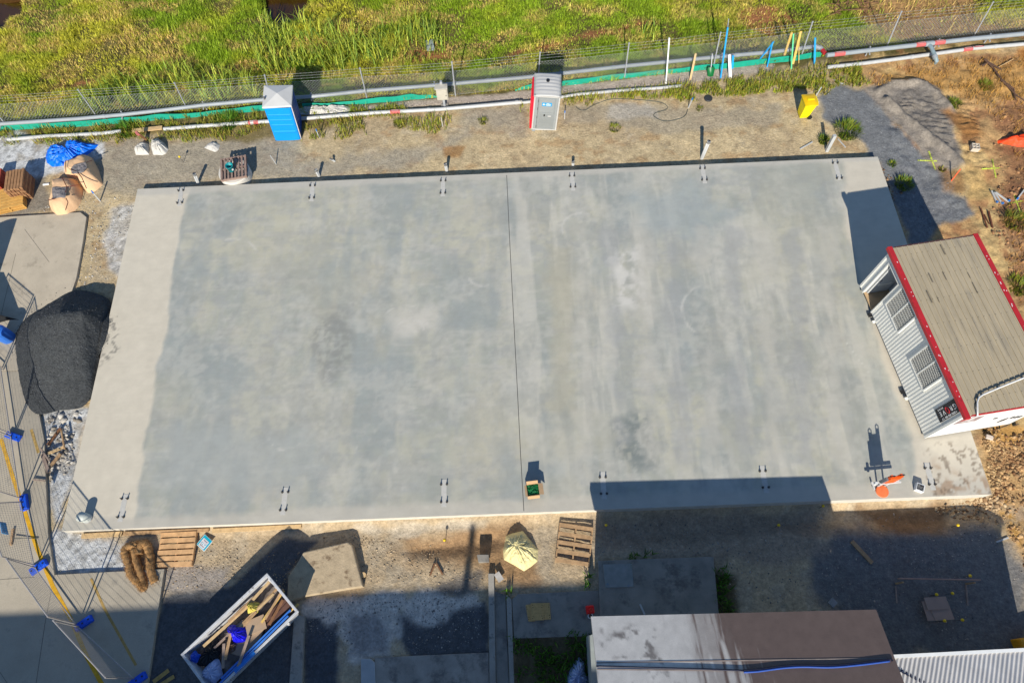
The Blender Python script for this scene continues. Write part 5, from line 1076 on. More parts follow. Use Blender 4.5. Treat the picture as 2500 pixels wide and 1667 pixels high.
for i in range(5):
    for j in range(4):
        if random.random() < .75: mb.box((-.085 + i * .04, -.075 + j * .045, .189), (.018, .012, .006), rz=random.uniform(0, 3))
mb.build('face_marks', wf, gpl)
# yellow wheelie bin
g = G(1960, 289); wb = thing('wheelie_bin', 'yellow wheelie bin with closed lid at the gravel track edge', 'bin', (g.x, g.y + .15, g.z), yaw((1943, 287), (1966, 291)) + .35)
yb = M('yellow_bin_plastic', (246, 224, 10), rough=.4, var=.06)
MB().add([(-.19, -.2, .06), (.19, -.2, .06), (.19, .2, .06), (-.19, .2, .06), (-.26, -.3, .93), (.26, -.3, .93), (.26, .3, .93), (-.26, .3, .93)], [(3, 2, 1, 0), (0, 1, 5, 4), (1, 2, 6, 5), (2, 3, 7, 6), (3, 0, 4, 7), (4, 5, 6, 7)]).build('body', yb, wb, bev=.025)
MB().box((0, 0, .935), (.57, .66, .04)).build('rim', yb, wb, bev=.015)
V = []; n_ = 7
for j in range(n_):
    for i in range(n_):
        u_, v_ = i / 6 * 2 - 1, j / 6 * 2 - 1; V.append((u_ * .29, v_ * .33 - .01, .965 + .075 * (1 - abs(u_) ** 3) * (1 - abs(v_) ** 3)))
ld = MB().add(V, [(j * n_ + i, j * n_ + i + 1, (j + 1) * n_ + i + 1, (j + 1) * n_ + i) for j in range(6) for i in range(6)]).build('lid', M('yellow_lid_plastic', (232, 186, 8), rough=.4, var=.06), wb, smooth=True)
MB().box((0, -.05, 1.045), (.3, .1, .02)).build('lid_handle', yb, ld, bev=.008)
for s_ in (-1, 1): MB().tube([(.24, s_ * .2, .1), (.24, s_ * .27, .1)], .1, 16).build('wheel', blk, wb)
MB().tube([(.31, -.2, .95), (.31, .2, .95)], .016, 8).build('handle_bar', yb, wb)
# timbers, boards
lying('timber_plank', (2079, 1321), (2128, 1374), .13, .05, wood, 'single timber plank lying diagonally on dark gravel', 'plank')
A, B = G(2180, 1414), G(2375, 1418); A.z = B.z = .38
bb = thing('batter_board', 'long horizontal timber board on two stakes in dark gravel', 'board', ((A + B) / 2).xy.to_3d()); L0 = bb.location.copy()
MB().beam(A - L0, B - L0, .035, .13).build('rail', M('pinkish_timber', (178, 140, 122), rough=.8, var=.15, sc=6), bb)
for px, t in (((2186, 1420), 0), ((2357, 1421), 1)): p = G(*px); MB().box((p.x - L0.x, p.y - L0.y - .05, .14), (.05, .05, .7)).build('stake', wood, bb)
for q, l in (([(2186, 1430), (2189, 1472)], 'left thin stick lying below the long horizontal board'), ([(2358, 1426), (2362, 1477)], 'right thin stick lying below the long horizontal board')): lying('timber_stick', *q, .05, .03, greywood, l, 'stick')
plym = M('pinkish_plywood', (176, 146, 128), rough=.75, var=.08, sc=2, fine=.06)
for k, (q, l) in enumerate((([(2251, 1467), (2262, 1466), (2290, 1514), (2266, 1515)], 'narrow left plywood sheet under the others among yellow caps'), ([(2272, 1485), (2314, 1466), (2331, 1511), (2285, 1514)], 'lower right plywood sheet among yellow capped pegs'), ([(2256, 1458), (2310, 1455), (2317, 1485), (2266, 1489)], 'topmost plywood sheet among yellow capped pegs'))):
    P = Wp(q, .3 + .024 * k); tag(MB().prism([(p[0], p[1]) for p in P], .27 + .024 * k, .288 + .024 * k).build('plywood_sheet', plym), l, 'sheet')
osb = M('tan_chipboard', (196, 158, 100), rough=.8, var=.15, sc=14, fine=.12)
dk = M('hole_dark', (40, 34, 28), rough=.9)
for k, (q, l) in enumerate((([(1283, 1476), (1300, 1474), (1306, 1516), (1290, 1516)], 'left piece of three overlapping tan chipboard squares'), ([(1322, 1471), (1342, 1470.5), (1345, 1511), (1326, 1512)], 'right piece of three overlapping tan chipboard squares'), ([(1296, 1471.5), (1327, 1471), (1328, 1513), (1297, 1514)], 'middle and topmost of three overlapping tan chipboard squares'))):
    z0 = .105 + .02 * k; P = Wp(q, z0 + .016); o = tag(MB().prism([(p[0], p[1]) for p in P], z0, z0 + .016).build('chipboard_square', osb), l, 'board')
    mb = MB(); c = P.mean(0)
    for p in P: d = c + (p - c) * .76; mb.cyl((d[0], d[1], z0 + .0165), .013, .002, 8); d = c + (p - c) * np.array([.7, .5, 1]); mb.cyl((d[0], d[1], z0 + .0165), .013, .002, 8)
    mb.build('drill_holes', dk, o)
c = W(1440, 1488, .1); rc = thing('fuel_can', 'bright red plastic fuel can standing at the roof corner', 'can', (c[0], c[1], .1), .05); rdp = M('red_can_plastic', (240, 26, 22), rough=.4, var=.06)
MB().box((0, 0, .14), (.27, .27, .28), taper=.12).build('body', rdp, rc, bev=.04); MB().lathe((.02, -.01, .28), [(.06, 0), (.05, .05), (.035, .05), (.035, .02), (.001, .02)], 16).build('cap', M('red_cap', (250, 70, 50), rough=.4), rc); MB().tube([(-.08, .08, .28), (-.08, .08, .33), (.08, .08, .33), (.08, .08, .28)], .014, 8).build('handle', rdp, rc)
c = W(1441, 1503, .12); tag(MB().lathe((c[0], c[1], .1), [(.06, 0), (.085, 0), (.085, .12), (.06, .12), (.06, 0)], 20).build('pipe_ring', whitep), 'small white open pipe ring under the roof corner', 'pipe')
c = G(1729, 241); tag(MB().lathe((c.x, c.y, c.z + .0), [(.001, .05), (.17, .05), (.19, .03), (.2, -.02)], 24).build('pit_cover', M('black_cover', (52, 54, 56), rough=.6, var=.15)), 'round black pit cover in grass right of the peg', 'cover')
c = G(1051, 116); tag(MB().box(c + Vector((0, 0, .12)), (.4, .5, .3), rz=.1, taper=.1).build('field_block', M('field_block_grey', (134, 144, 140), rough=.8, var=.15, sc=5), bev=.03), 'small grey block sitting in the long grass beyond the fence', 'block')
c = G(2376, 365); bk_ = MB()
for x_ in (-.14, 0, .14): bk_.box((x_, 0, .1), (.03, .3, .2))
for y_ in (-.135, 0, .135):
    for x_ in (-.07, .07): bk_.box((x_, y_, .1), (.11, .03, .2))
tag(bk_.build('hollow_block', M('block_grey', (196, 184, 168), rough=.9, var=.1), loc=c + Vector((0, 0, .02)), rz=-.2), 'hollow concrete block on brown clay near the right edge', 'block')
omm = M('orange_mesh_plastic', (250, 72, 16), rough=.6, var=.2, sc=8, bump=.4, bsc=20)
tag(heap('barrier_mesh', Wp([(2441, 336), (2452, 332), (2480, 329), (2510, 322), (2540, 330), (2540, 356), (2500, 352), (2470, 346), (2446, 344)], .15), .28, omm, wr=.08, ws=4, pw=2.5, seed=33), 'bunched orange barrier mesh at the right edge', 'mesh')
hose = M('black_hose', (88, 92, 84), rough=.6)
def hosepath(name, px, r, mt, label, z=None, fn=None):
    P = [Vector(fn(q)) if fn else G(*q, r) if z is None else Vector(W(*q, z)) for q in px]; pts = []
    for i in range(len(P) - 1):
        for t in np.linspace(0, 1, 7, endpoint=False):
            a = P[max(i - 1, 0)]; b = P[i]; c = P[i + 1]; d = P[min(i + 2, len(P) - 1)]
            pts.append(.5 * ((2 * b) + (c - a) * t + (2 * a - 5 * b + 4 * c - d) * t * t + (3 * b - a - 3 * c + d) * t ** 3))
    pts.append(P[-1]); return tag(MB().tube(pts, r, 8).build(name, mt, smooth=True), label, 'hose')
hosepath('hose', [(1406, 262), (1415, 269), (1428, 270), (1442, 262), (1460, 253), (1495, 243), (1545, 244), (1608, 250), (1630, 262), (1622, 270), (1600, 277), (1598, 286), (1625, 297), (1668, 287), (1679, 268)], .014, hose, 'black hose looping across the sand to the blue tipped peg')
tp = [((154, 1048), (123, 1089), .09, brownwood, 'reddish timber offcut at the top of the scrap heap left of the slab'), ((165, 1094), (127, 1110), .09, pine, 'pale timber offcut across the scrap heap left of the slab'), ((109, 1098), (131, 1128), .06, greywood, 'thin grey timber offcut on the left of the scrap heap'), ((154, 1110), (125, 1146), .1, wood, 'brown timber offcut at the bottom of the scrap heap left of the slab'), ((112, 1112), (128, 1155), .12, greywood, 'broad grey board at the bottom left of the scrap heap'), ((160, 1055), (168, 1100), .05, wood, 'short stick on the right of the scrap heap left of the slab')]
for k, (a, b, w_, mt, l) in enumerate(tp): lying('timber_offcut', a, b, w_, .06, mt, l, 'timber', dz=.12 + .05 * (k % 3), group='timber offcuts in the scrap heap')
lying('timber_stick', (88, 1173), (118, 1176), .05, .04, greywood, 'stick poking over the yard edge beside the lime', 'stick', dz=.15)
lying('formwork_board', (202, 1309), (300, 1303), .16, .05, pine, 'left formwork board along the front of the slab', 'board', dz=.03)
lying('formwork_board', (304, 1303), (512, 1294), .12, .06, wood, 'middle formwork board along the front of the slab with a yellow mark', 'board', dz=.03)
lying('formwork_board', (520, 1296), (737, 1285), .14, .05, pine, 'right formwork board along the front of the slab', 'board', dz=.03)
lying('timber_stick', (1062, 1375), (1051, 1404), .05, .05, brownwood, 'left leg of the small timber A shape in the dirt', 'stick', dz=.03)
lying('timber_stick', (1066, 1375), (1081, 1402), .05, .05, brownwood, 'right leg of the small timber A shape in the dirt', 'stick', dz=.03)
c = G(889, 1404); tag(MB().lathe((c.x, c.y, c.z - .05), [(.09, 0), (.09, .2), (.001, .2)], 16).build('log_end', pine), 'short round log end against the broken concrete slab', 'log')
c = W(1218, 1408, .05); tag(MB().box((c[0], c[1], .1), (.2, .3, .03), rz=.55).build('tile', M('pale_tile', (184, 178, 170), rough=.8)), 'small pale diamond tile beside the kerb', 'tile')
lying('conduit', (1562, 1474), (1574, 1500), .06, .04, wpvc, 'white stick on the dark concrete slab above the roof', 'conduit', z=.2)
c = G(2031, 1471); tag(MB().box(c + Vector((0, 0, .05)), (.22, .2, .1), rz=.7).build('stone_block', M('stone_block_grey', (150, 148, 146), rough=.9, var=.15)), 'single pale grey stone block above the brown roof end', 'stone')
c = G(2411, 1069); tag(MB().box(c + Vector((0, 0, .1)), (.24, .16, .08), rz=-.4).build('paver', M('pale_paver', (206, 190, 176), rough=.85, var=.08), bev=.02), 'single pale paver on rubble below the cabin end', 'paver')
c = G(2486, 1572); tag(MB().box(c + Vector((.35, -.05, .25)), (1.1, .5, .5), rz=.1).build('yellow_tub', M('amber_tub', (220, 150, 20), rough=.5), bev=.03), 'amber yellow tub at the bottom right corner beside the corrugated roof', 'tub')
# spray paint crosses
spm = M('yellow_green_spray_paint', (186, 196, 74), rough=.8, var=.15, sc=12, fine=.25)
def spray(lines, label):
    mb = MB()
    for a, b in lines:
        V, F = [], []; n_ = 26; a_, b_ = np.array(a, float), np.array(b, float)
        for k in range(n_):
            q = a_ + (b_ - a_) * k / (n_ - 1); p = G(*q); d = W(*b) - W(*a); d /= np.linalg.norm(d[:2]); w_ = .026 + .01 * math.sin(k * 2.1) + random.uniform(-.008, .008)
            V += [(p.x - d[1] * w_, p.y + d[0] * w_, gzs(p.x - d[1] * w_, p.y + d[0] * w_) + .02), (p.x + d[1] * w_, p.y - d[0] * w_, gzs(p.x + d[1] * w_, p.y - d[0] * w_) + .02)]
        mb.add(V, [(2 * k, 2 * k + 1, 2 * k + 3, 2 * k + 2) for k in range(n_ - 1)])
    tag(mb.build('spray_mark', spm), label, 'paint mark')
spray([((2240, 392.5), (2287, 394)), ((2267, 370), (2283, 415))], 'yellow green spray cross on the grey gravel track')
spray([((2396, 413.6), (2441, 411)), ((2422, 389.6), (2431, 435))], 'yellow green spray cross on clay below the hollow block')
spray([((2462, 498), (2496, 491)), ((2473.6, 470), (2491, 522))], 'yellow green spray cross beside the white conduits at the right edge')
tw = MB()
for k in range(46):
    a = G(random.uniform(2020, 2120), random.uniform(-6, 34)); d = Vector((random.uniform(-1, 1), random.uniform(-1, 1), random.uniform(-.1, .5))).normalized(); p = a + Vector((0, 0, .08)); l = random.uniform(.4, 1.4)
    tw.tube([p, p + d * l * .5 + Vector((0, 0, random.uniform(0, .1))), p + d * l], .02, 5, rr=[.025, .018, .006])
tag(tw.build('brushwood_pile', M('dead_brushwood', (128, 92, 70), rough=.95, var=.25, sc=8)), 'tangled heap of brown dead brushwood at the top right of the field', 'brushwood')
br2 = MB()
for px in ([(2400, 150), (2420, 170), (2445, 205), (2480, 240), (2520, 265)], [(2440, 200), (2470, 222), (2475, 250)], [(2395, 165), (2410, 158), (2440, 175)]): br2.tube([G(*q, .12) for q in px], .03, 6, rr=[.05 - .009 * i for i in range(len(px))])
tag(br2.build('fallen_branch', M('grey_brown_bark', (96, 72, 58), rough=.95, var=.25, sc=8)), 'dark fallen branch on the clay bank at the top right', 'branch')
# ================================================================== SITE CABIN
C1 = np.array([13.370, 12.364, ST]); CU = np.array([.116, -.993, 0]); CL, CD = 6.13, 3.08; ZB = .12
cab = thing('site_cabin', 'white ribbed portable site cabin with red gutters standing over the slab edge', 'cabin', C1, R_(-83.31))
cw = M('cabin_wall_white', (232, 230, 222), rough=.5, var=.05, sc=2, bump=.03, fine=.03); rib = M('cabin_rib_white', (238, 236, 228), rough=.5, var=.04, sc=2)
cred = M('cabin_red_trim', (182, 40, 46), rough=.45, var=.12, sc=2, fine=.06, stain=(150, 34, 40), ssc=3); roofm = M('cabin_roof_beige', (172, 158, 132), rough=.7, var=.12, sc=2, bump=.08, fine=.07, fsc=6, stain=(150, 140, 122), ssc=1.6, sth=.55, stretch=(.35, 2.2, 1))
D0, D1, DT = .31, 1.13, 2.12; WT = 2.55
mb = MB(); z0 = ZB
mb.box(((0 + D0) / 2, .03, z0 + WT / 2), (D0, .06, WT)); mb.box(((D0 + D1) / 2, .03, z0 + (DT + WT) / 2), (D1 - D0, .06, WT - DT)); mb.box(((D1 + CL) / 2, .03, z0 + WT / 2), (CL - D1, .06, WT))
mb.box((CL / 2, CD - .03, z0 + WT / 2), (CL, .06, WT)); mb.build('long_walls', cw, cab)
mb = MB(); u = .06
while u < CL - .03:
    segs = [(.03, WT - .03)]
    if D0 - .04 < u < D1 + .04: segs = [(DT + .06, WT - .03)]
    for a, b in ((1.34, 2.54), (3.55, 4.76)):
        if a - .05 < u < b + .05: segs = [(.03, 1.0), (2.42, WT - .03)]
    if 5.48 < u < 5.98: segs = [(.03, 1.15)]
    for a, b in segs: mb.box((u, -.002, z0 + (a + b) / 2), (.05, .01, b - a))
    u += .128
mb.build('wall_ribs', rib, cab)
endm = M('cabin_end_white', (222, 222, 222), rough=.5, var=.03, sc=2)
en = MB().box((CL - .03, CD / 2, z0 + WT / 2), (.06, CD - .125, WT)).build('end_wall', endm, cab); MB().box((.03, CD / 2, z0 + WT / 2), (.06, CD - .125, WT)).build('end_wall', cw, cab)
mb = MB(); mb.box((CL - .02, .0, z0 + WT / 2), (.08, .05, WT - .01)); mb.box((.02, .0, z0 + WT / 2), (.08, .05, WT - .01)); mb.build('corner_post', cw, cab)
# porch recess
tan = M('porch_floor_tan', (190, 160, 122), rough=.8, var=.1); pw_ = M('porch_white', (186, 188, 190), rough=.5, var=.04)
mb = MB(); dpt = .95; mb.box(((D0 + D1) / 2, .06 + dpt, z0 + DT / 2), (D1 - D0, .03, DT)); mb.box((D0 - .016, .06 + dpt / 2, z0 + DT / 2), (.03, dpt - .035, DT)); mb.box((D1 + .016, .06 + dpt / 2, z0 + DT / 2), (.03, dpt - .035, DT)); mb.box(((D0 + D1) / 2, .06 + dpt / 2, z0 + DT + .016), (D1 - D0, dpt, .03)); mb.build('porch_lining', pw_, cab)
MB().box(((D0 + D1) / 2, .5, z0 + .02), (D1 - D0 - .01, .95, .04)).build('porch_floor', tan, cab)
dr = MB().box((D0 + .05, .5, z0 + 1.05), (.04, .78, 1.98)).build('door', M('cabin_door_white', (200, 202, 202), rough=.45, var=.03), cab); dr.rotation_euler = (0, 0, 0); MB().box((D0 + .08, .5, z0 + .7), (.02, .5, .12)).build('door_rail', cw, dr); MB().box((D0 + .085, .18, z0 + 1.0), (.03, .12, .03)).build('handle', steel, dr)
mb = MB()
for (x_, wz) in ((D0 - .025, .05), (D1 + .025, .05)): mb.box((x_, -.012, z0 + DT / 2), (wz, .035, DT))
mb.box(((D0 + D1) / 2, -.012, z0 + DT + .026), (D1 - D0 + .1, .035, .05)); mb.build('door_frame', cw, cab)
glass = M('dark_window_glass', (40, 44, 52), rough=.1, var=.05, spec=.6)
for a, b in ((1.34, 2.54), (3.55, 4.76)):
    zc, hz, wz = z0 + 1.7, 1.34, b - a; x_ = (a + b) / 2
    mb = MB(); mb.box((x_, -.03, zc + hz / 2 - .025), (wz, .06, .05)); mb.box((x_, -.03, zc - hz / 2 + .025), (wz, .06, .05)); mb.box((a + .025, -.03, zc), (.05, .06, hz - .1)); mb.box((b - .025, -.03, zc), (.05, .06, hz - .1)); mb.box((x_, -.03, zc), (.045, .05, hz - .1))
    wn = mb.build('window', cw, cab); MB().box((x_, -.006, zc), (wz - .1, .012, hz - .1)).build('pane', glass, wn)
    A, B = [], []; W_, H2 = wz - .1, hz - .1; X0, Z0 = a + .05, zc - H2 / 2; s = -2.5
    while s < 4:
        for sl in (1.55,):
            pts = []
            for t in np.linspace(0, 1, 60):
                xx = t * W_; zz = sl * xx - s * 1.0 + 0
                if 0 <= zz <= H2: pts.append((X0 + xx, zz + Z0))
            if len(pts) > 1: A.append((pts[0][0], -.045, pts[0][1])); B.append((pts[-1][0], -.045, pts[-1][1]))
            pts = []
            for t in np.linspace(0, 1, 60):
                xx = t * W_; zz = H2 - (sl * xx - s)
                if 0 <= zz <= H2: pts.append((X0 + xx, zz + Z0))
            if len(pts) > 1: A.append((pts[0][0], -.038, pts[0][1])); B.append((pts[-1][0], -.038, pts[-1][1]))
        s += .135
    bars('security_mesh', A, B, .009, rib, wn)
# roof
MB().box((CL / 2, CD / 2 - .02, z0 + WT + .035), (CL + .1, CD - .04, .07)).build('roof', roofm, cab)
rf = bpy.data.objects['roof'] if False else None
mb = MB(); y_ = .14
while y_ < CD - .1: mb.box((CL / 2, y_, z0 + WT + .08), (CL + .1, .035, .026)); y_ += .2
mb.build('roof_ribs', roofm, cab)
for y_, l in ((-.08, 'g'), (CD - .02, 'h')): MB().box((CL / 2 + .02, y_, z0 + WT + .03), (CL + .28, .17, .15)).build('gutter', cred, cab, bev=.015)
mb = MB()
for k in range(26): mb.box((random.uniform(.2, CL - .3), random.choice((-.08, CD - .02)) + random.uniform(-.05, .05), z0 + WT + .107), (random.uniform(.02, .06), .025, .006))
mb.build('bird_droppings', whitep, cab)
MB().box((CL + .065, CD / 2, z0 + WT + .02), (.03, CD - .2, .11)).build('end_trim', cred, cab); MB().box((-.07, CD / 2, z0 + WT + .03), (.05, CD - .2, .08)).build('end_trim', M('dark_end_trim', (86, 54, 54), rough=.7), cab)
mb = MB()
for k in range(7): mb.box((.25 + random.random() * 2.2, .3 + random.random() * 2.3, z0 + WT + .0965), (random.uniform(.15, .5), random.uniform(.02, .06), .003))
mb.build('roof_stains', M('roof_dark_stain', (112, 104, 90), rough=.9), cab)
mb = MB()
for x_ in np.arange(.3, CL, .9):
    for y_ in np.arange(.14, CD - .1, .2): mb.box((x_, y_, z0 + WT + .095), (.025, .02, .006))
mb.build('roof_screws', M('screw_grey', (120, 112, 100), rough=.6), cab)
cabM = Matrix.Translation(Vector(C1)) @ Matrix.Rotation(R_(-83.31), 4, 'Z'); cabI = cabM.inverted()
rz_ = ST + z0 + WT + .16
cp = [cabI @ Vector(W(*q, rz_)) for q in ((2560, 893), (2500, 922), (2440, 946), (2400, 963), (2390, 970), (2386, 982), (2386.5, 1004))] + [Vector((CL + .12, .22, z0 + WT + .1)), Vector((CL + .1, .2, z0 + WT - .2)), Vector((CL + .03, .1, z0 + WT - .35))]
MB().tube(cp, .026, 8).build('roof_conduit', M('bright_conduit', (226, 224, 220), rough=.5), cab, smooth=True)
mb = MB()
for p in cp[1:6]: mb.box((p.x, p.y, z0 + WT + .12), (.06, .06, .06))
mb.build('conduit_blocks', blk, cab)
def endp(px):
    d = RM @ np.array([(px[0] - 1250) / 1667, (px[1] - 833.5) / 1667, 1.0]); P0 = np.array(cabM @ Vector((CL, 0, 0))); n = np.array([CU[0], CU[1], 0]); o = np.array([0, 0, HC]); t = ((P0 - o) @ n) / (d @ n); return cabI @ Vector(o + t * d)
grl = M('vent_dark', (64, 62, 62), rough=.7)
def zz(x_, y_): return (2270 + x_ / 10.226, 950 + y_ / 10.226)
for q in [(1640, 720, .12, .1)] + [(1750 + k * 65, 790 - k * 22, .05, .28) for k in range(3)] + [(1810 + k * 60, 935 - k * 22, .06, .3) for k in range(3)] + [(2060, 700, .08, .2), (2160, 690, .08, .2), (2250, 680, .06, .2), (2150, 885, .14, .16)]:
    p = endp(zz(q[0], q[1])); MB().box((CL + .008, p.y, p.z), (.016, q[2], q[3])).build('wall_vent', grl, en)
q0, q1 = endp(zz(600, 930)), endp(zz(1020, 740)); 
lg = MB().box((CL + .006, .55, q1.z - .12), (.01, .75, .5)).build('end_sign', M('grey_end_sign', (150, 128, 126), rough=.6), en)
mb = MB()
for (y_, z_, a_, b_) in ((.42, .08, .2, .05), (.62, .05, .18, .05), (.5, -.08, .3, .04), (.7, -.14, .2, .04)): mb.box((CL + .0125, y_, q1.z - .12 + z_), (.003, a_, b_))
mb.build('sign_print', whitep, lg); MB().box((CL + .0125, .3, q1.z - .0), (.003, .16, .14)).build('sign_red', cred, lg)
# hire sign with vertical lettering
sb = M('black_sign', (26, 28, 38), rough=.4, var=.03); sx0, sx1, sz0, sz1 = 5.5, 5.95, z0 + 1.18, z0 + 2.38
sg2 = MB().box(((sx0 + sx1) / 2, -.026, (sz0 + sz1) / 2), (sx1 - sx0, .012, sz1 - sz0)).build('hire_sign', sb, cab)
TM = lambda x_, z_: Matrix(((0, 1, 0, x_), (0, 0, -1, -.0345), (-1, 0, 0, z_), (0, 0, 0, 1)))
wl = M('sign_white_letters', (228, 228, 228), rough=.5, var=.02)
zm = (sz0 + sz1) / 2
for ch, dz, mt, sz_ in (('G', .43, wl, .25), ('R', .22, wl, .23), ('V', -.19, wl, .23), ('E', -.39, wl, .23)): text_mesh('letter', ch, sz_, mt, sg2, TM(5.715, zm + dz), .002)
MB().tube([(5.715 + .1 * math.cos(t) + .03 * math.sin(t), -.036, zm + .02 + .07 * math.sin(t)) for t in np.linspace(0, 2 * math.pi, 24)], .019, 6, cap=False).build('red_ring', M('sign_red_ring', (168, 36, 44), rough=.5), sg2)
text_mesh('phone_number', '1300 80 80 77', .1, wl, sg2, TM(5.89, zm), .002, sx=1.5); text_mesh('hire_text', 'H I R E', .09, wl, sg2, TM(5.565, zm - .3), .002, sx=1.2)
for (x_, y_) in ((.3, .2), (2.1, .2), (4.0, .2), (5.8, .2), (.3, 2.8), (3, 2.8), (5.8, 2.8)): MB().box((x_, y_ + .15, ZB / 2 if y_ < 1 else -.15), (.3, .3, ZB - .002) if y_ < 1 else (.4, .3, ZB + .29)).build('support_block', blk, cab)
for x_ in (1.25, 4.38): MB().box((x_, -.06, ZB - .03), (.14, .16, .06)).build('lifting_pocket', blk, cab)
for x_ in (1.55, 4.65): MB().box((x_, -.05, ZB - .02), (.1, .1, .04)).build('tie_bracket', rib, cab)
MB().box((CL / 2, CD / 2, ZB - .03), (CL - .02, CD - .1, .05)).build('chassis', blk, cab)

# ================================================================== TEMPORARY FENCE
ffp = M('temp_fence_tube', (176, 170, 166), rough=.5, metal=.3, var=.15, sc=6); ffm = M('temp_fence_wire', (150, 148, 148), rough=.5, metal=.3, var=.1)
ftb = M('fence_foot_blue', (16, 84, 214), rough=.5, var=.15, sc=4)
FH = 2.0
def panel(b0, b1, label, t0=None, t1=None, z=.105):
    A = Vector(W(*b0, z)); B = Vector(W(*b1, z)); A.z = B.z = z + .12
    T0 = Vector(W(*t0, z + FH)) if t0 else A + Vector((0, 0, FH - .12)); T1 = Vector(W(*t1, z + FH)) if t1 else B + Vector((0, 0, FH - .12))
    A.xy = A.xy + (B - A).normalized().xy * .06; B.xy = B.xy - (B - A).normalized().xy * .06; T0.xy = T0.xy + (T1 - T0).normalized().xy * .06; T1.xy = T1.xy - (T1 - T0).normalized().xy * .06
    o = thing('temporary_fence_panel', label, 'fence', A.copy(), group='temporary fence panels round the yard'); L = A.copy()
    mb = MB(); mb.tube([A - L - Vector((0, 0, .1)), T0 - L], .024, 8); mb.tube([B - L - Vector((0, 0, .1)), T1 - L], .024, 8); mb.tube([A - L + Vector((0, 0, .04)), B - L + Vector((0, 0, .04))], .02, 8); mb.tube([T0 - L - Vector((0, 0, .02)), T1 - L - Vector((0, 0, .02))], .02, 8); mb.build('frame', ffp, o)
    PA, PB = [], []; f = lambda s, t: np.array((A * (1 - s) + B * s) * (1 - t) + (T0 * (1 - s) + T1 * s) * t - L)
    n = int((B - A).length / .075)
    for k in range(1, n): PA.append(f(k / n, .02)); PB.append(f(k / n, .98))
    for k in range(1, 14): PA.append(f(.01, k / 14)); PB.append(f(.99, k / 14))
    bars('mesh', PA, PB, .0042, ffm, o); return o, f, L
panel((33, 1065), (56, 1221), 'temporary fence panel between the dark yard edge and the first two blue feet')
o, f, L = panel((56, 1221), (91, 1384), 'temporary fence panel with small blue sign, second along the yard', (-45, 1226), (5, 1362))
q = f(.45, .62); sgn = MB().box((0, 0, 0), (.42, .02, .3)).build('panel_sign', M('blue_panel_sign', (40, 140, 200), rough=.5), o, loc=Vector(q) + Vector((-.04, 0, 0)), rz=math.atan2((f(1, 0) - f(0, 0))[1], (f(1, 0) - f(0, 0))[0]))
mb = MB(); 
for k in range(4): mb.box((0, -.0115, .09 - k * .06), (.3, .003, .02))
mb.build('sign_lines', M('pale_blue_print', (150, 206, 226)), sgn)
panel((91, 1384), (194, 1527), 'temporary fence panel crossing the yellow line, third along the yard', (12, 1360), (118, 1508))
panel((194, 1527), (335, 1658), 'temporary fence panel nearest the bottom edge of the photo', (126, 1511), (260, 1657))
panel((8, 900), (33, 1065), 'temporary fence panel beside the black gravel pile')
panel((-60, 838), (8, 900), 'temporary fence panel cut by the left edge of the photo')
feet = [((33, 1065), .35, 'blue fence foot at the left, nearest the gravel pile'), ((60, 1226), 1.2, 'dark blue fence foot second from the gravel pile'), ((95, 1384), -.65, 'blue fence foot on the yellow line where fence turns'), ((205, 1521), -.6, 'bright blue fence foot in the building shade'), ((336, 1660), -.6, 'blue fence foot at the bottom edge of the photo')]
f0 = None
for p, a, l in feet:
    c = W(*p, .15)
    if f0 is None:
        f0 = thing('fence_foot', l, 'fence foot', (c[0], c[1], .107), -a, group='blue fence feet'); MB().box((0, 0, .07), (.6, .25, .14), taper=.1).build('block', ftb, f0, bev=.02)
        for k in (-.2, 0, .2): MB().cyl((k, 0, .141), .03, .003, 10).build('socket', blk, f0)
    else: o = copy_tree(f0); o.location = (c[0], c[1], .107); o.rotation_euler = (0, 0, -a); o['label'] = l
o = tag(MB().box((0, 0, 0), (.07, .55, .07)).build('timber_prop', wood), 'short timber prop lying on the yard inside the fence', 'timber'); c = W(29, 1310, .15); o.location = (c[0], c[1], .145); o.rotation_euler = (0, 0, .12)
c0, c1 = Vector(W(31, 1314, .2)), Vector(W(92, 1314, .14)); tag(MB().tube([c0, (c0 + c1) / 2 + Vector((0, .02, -.02)), c1], .014, 6).build('tie_rope', hose), 'thin dark rope from the timber prop to the yard edge', 'rope')
# black shade cloth and barrel by the pile
def caster(px, h): p = W(*px, .11); k = h / math.tan(EL); return (p[0] - k * math.sin(AZ), p[1] - k * math.cos(AZ), .11 + h)
shm = M('black_shade_cloth', (30, 32, 36), rough=.9, var=.2, sc=6)
for q, l in (([((53, 776), .08), ((10, 662), 1.5), ((-70, 655), 1.5), ((-70, 790), .08)], 'black shade cloth sagging from a fence at the left edge, lower piece'), ([((42, 533), 1.9), ((0, 664), .75), ((-60, 690), .75), ((-60, 556), 1.9)], 'black shade cloth hanging from a fence at the left edge, upper piece')):
    P = [caster(*a) for a in q]; n_ = 14; V, F = [], []
    for j in range(n_):
        for i in range(n_):
            u_, v_ = i / (n_ - 1), j / (n_ - 1); a = np.array(P[0]) * (1 - v_) + np.array(P[1]) * v_; b = np.array(P[3]) * (1 - v_) + np.array(P[2]) * v_; p = a * (1 - u_) + b * u_; p = p + np.array([0, .05 * math.sin(u_ * 9 + v_ * 4), 0]); V.append(tuple(p))
    o = MB().add(V, [(j * n_ + i, j * n_ + i + 1, (j + 1) * n_ + i + 1, (j + 1) * n_ + i) for j in range(n_ - 1) for i in range(n_ - 1)]).build('shade_cloth', shm, smooth=True); md = o.modifiers.new('s', 'SOLIDIFY'); md.thickness = .01; tag(o, l, 'cloth')
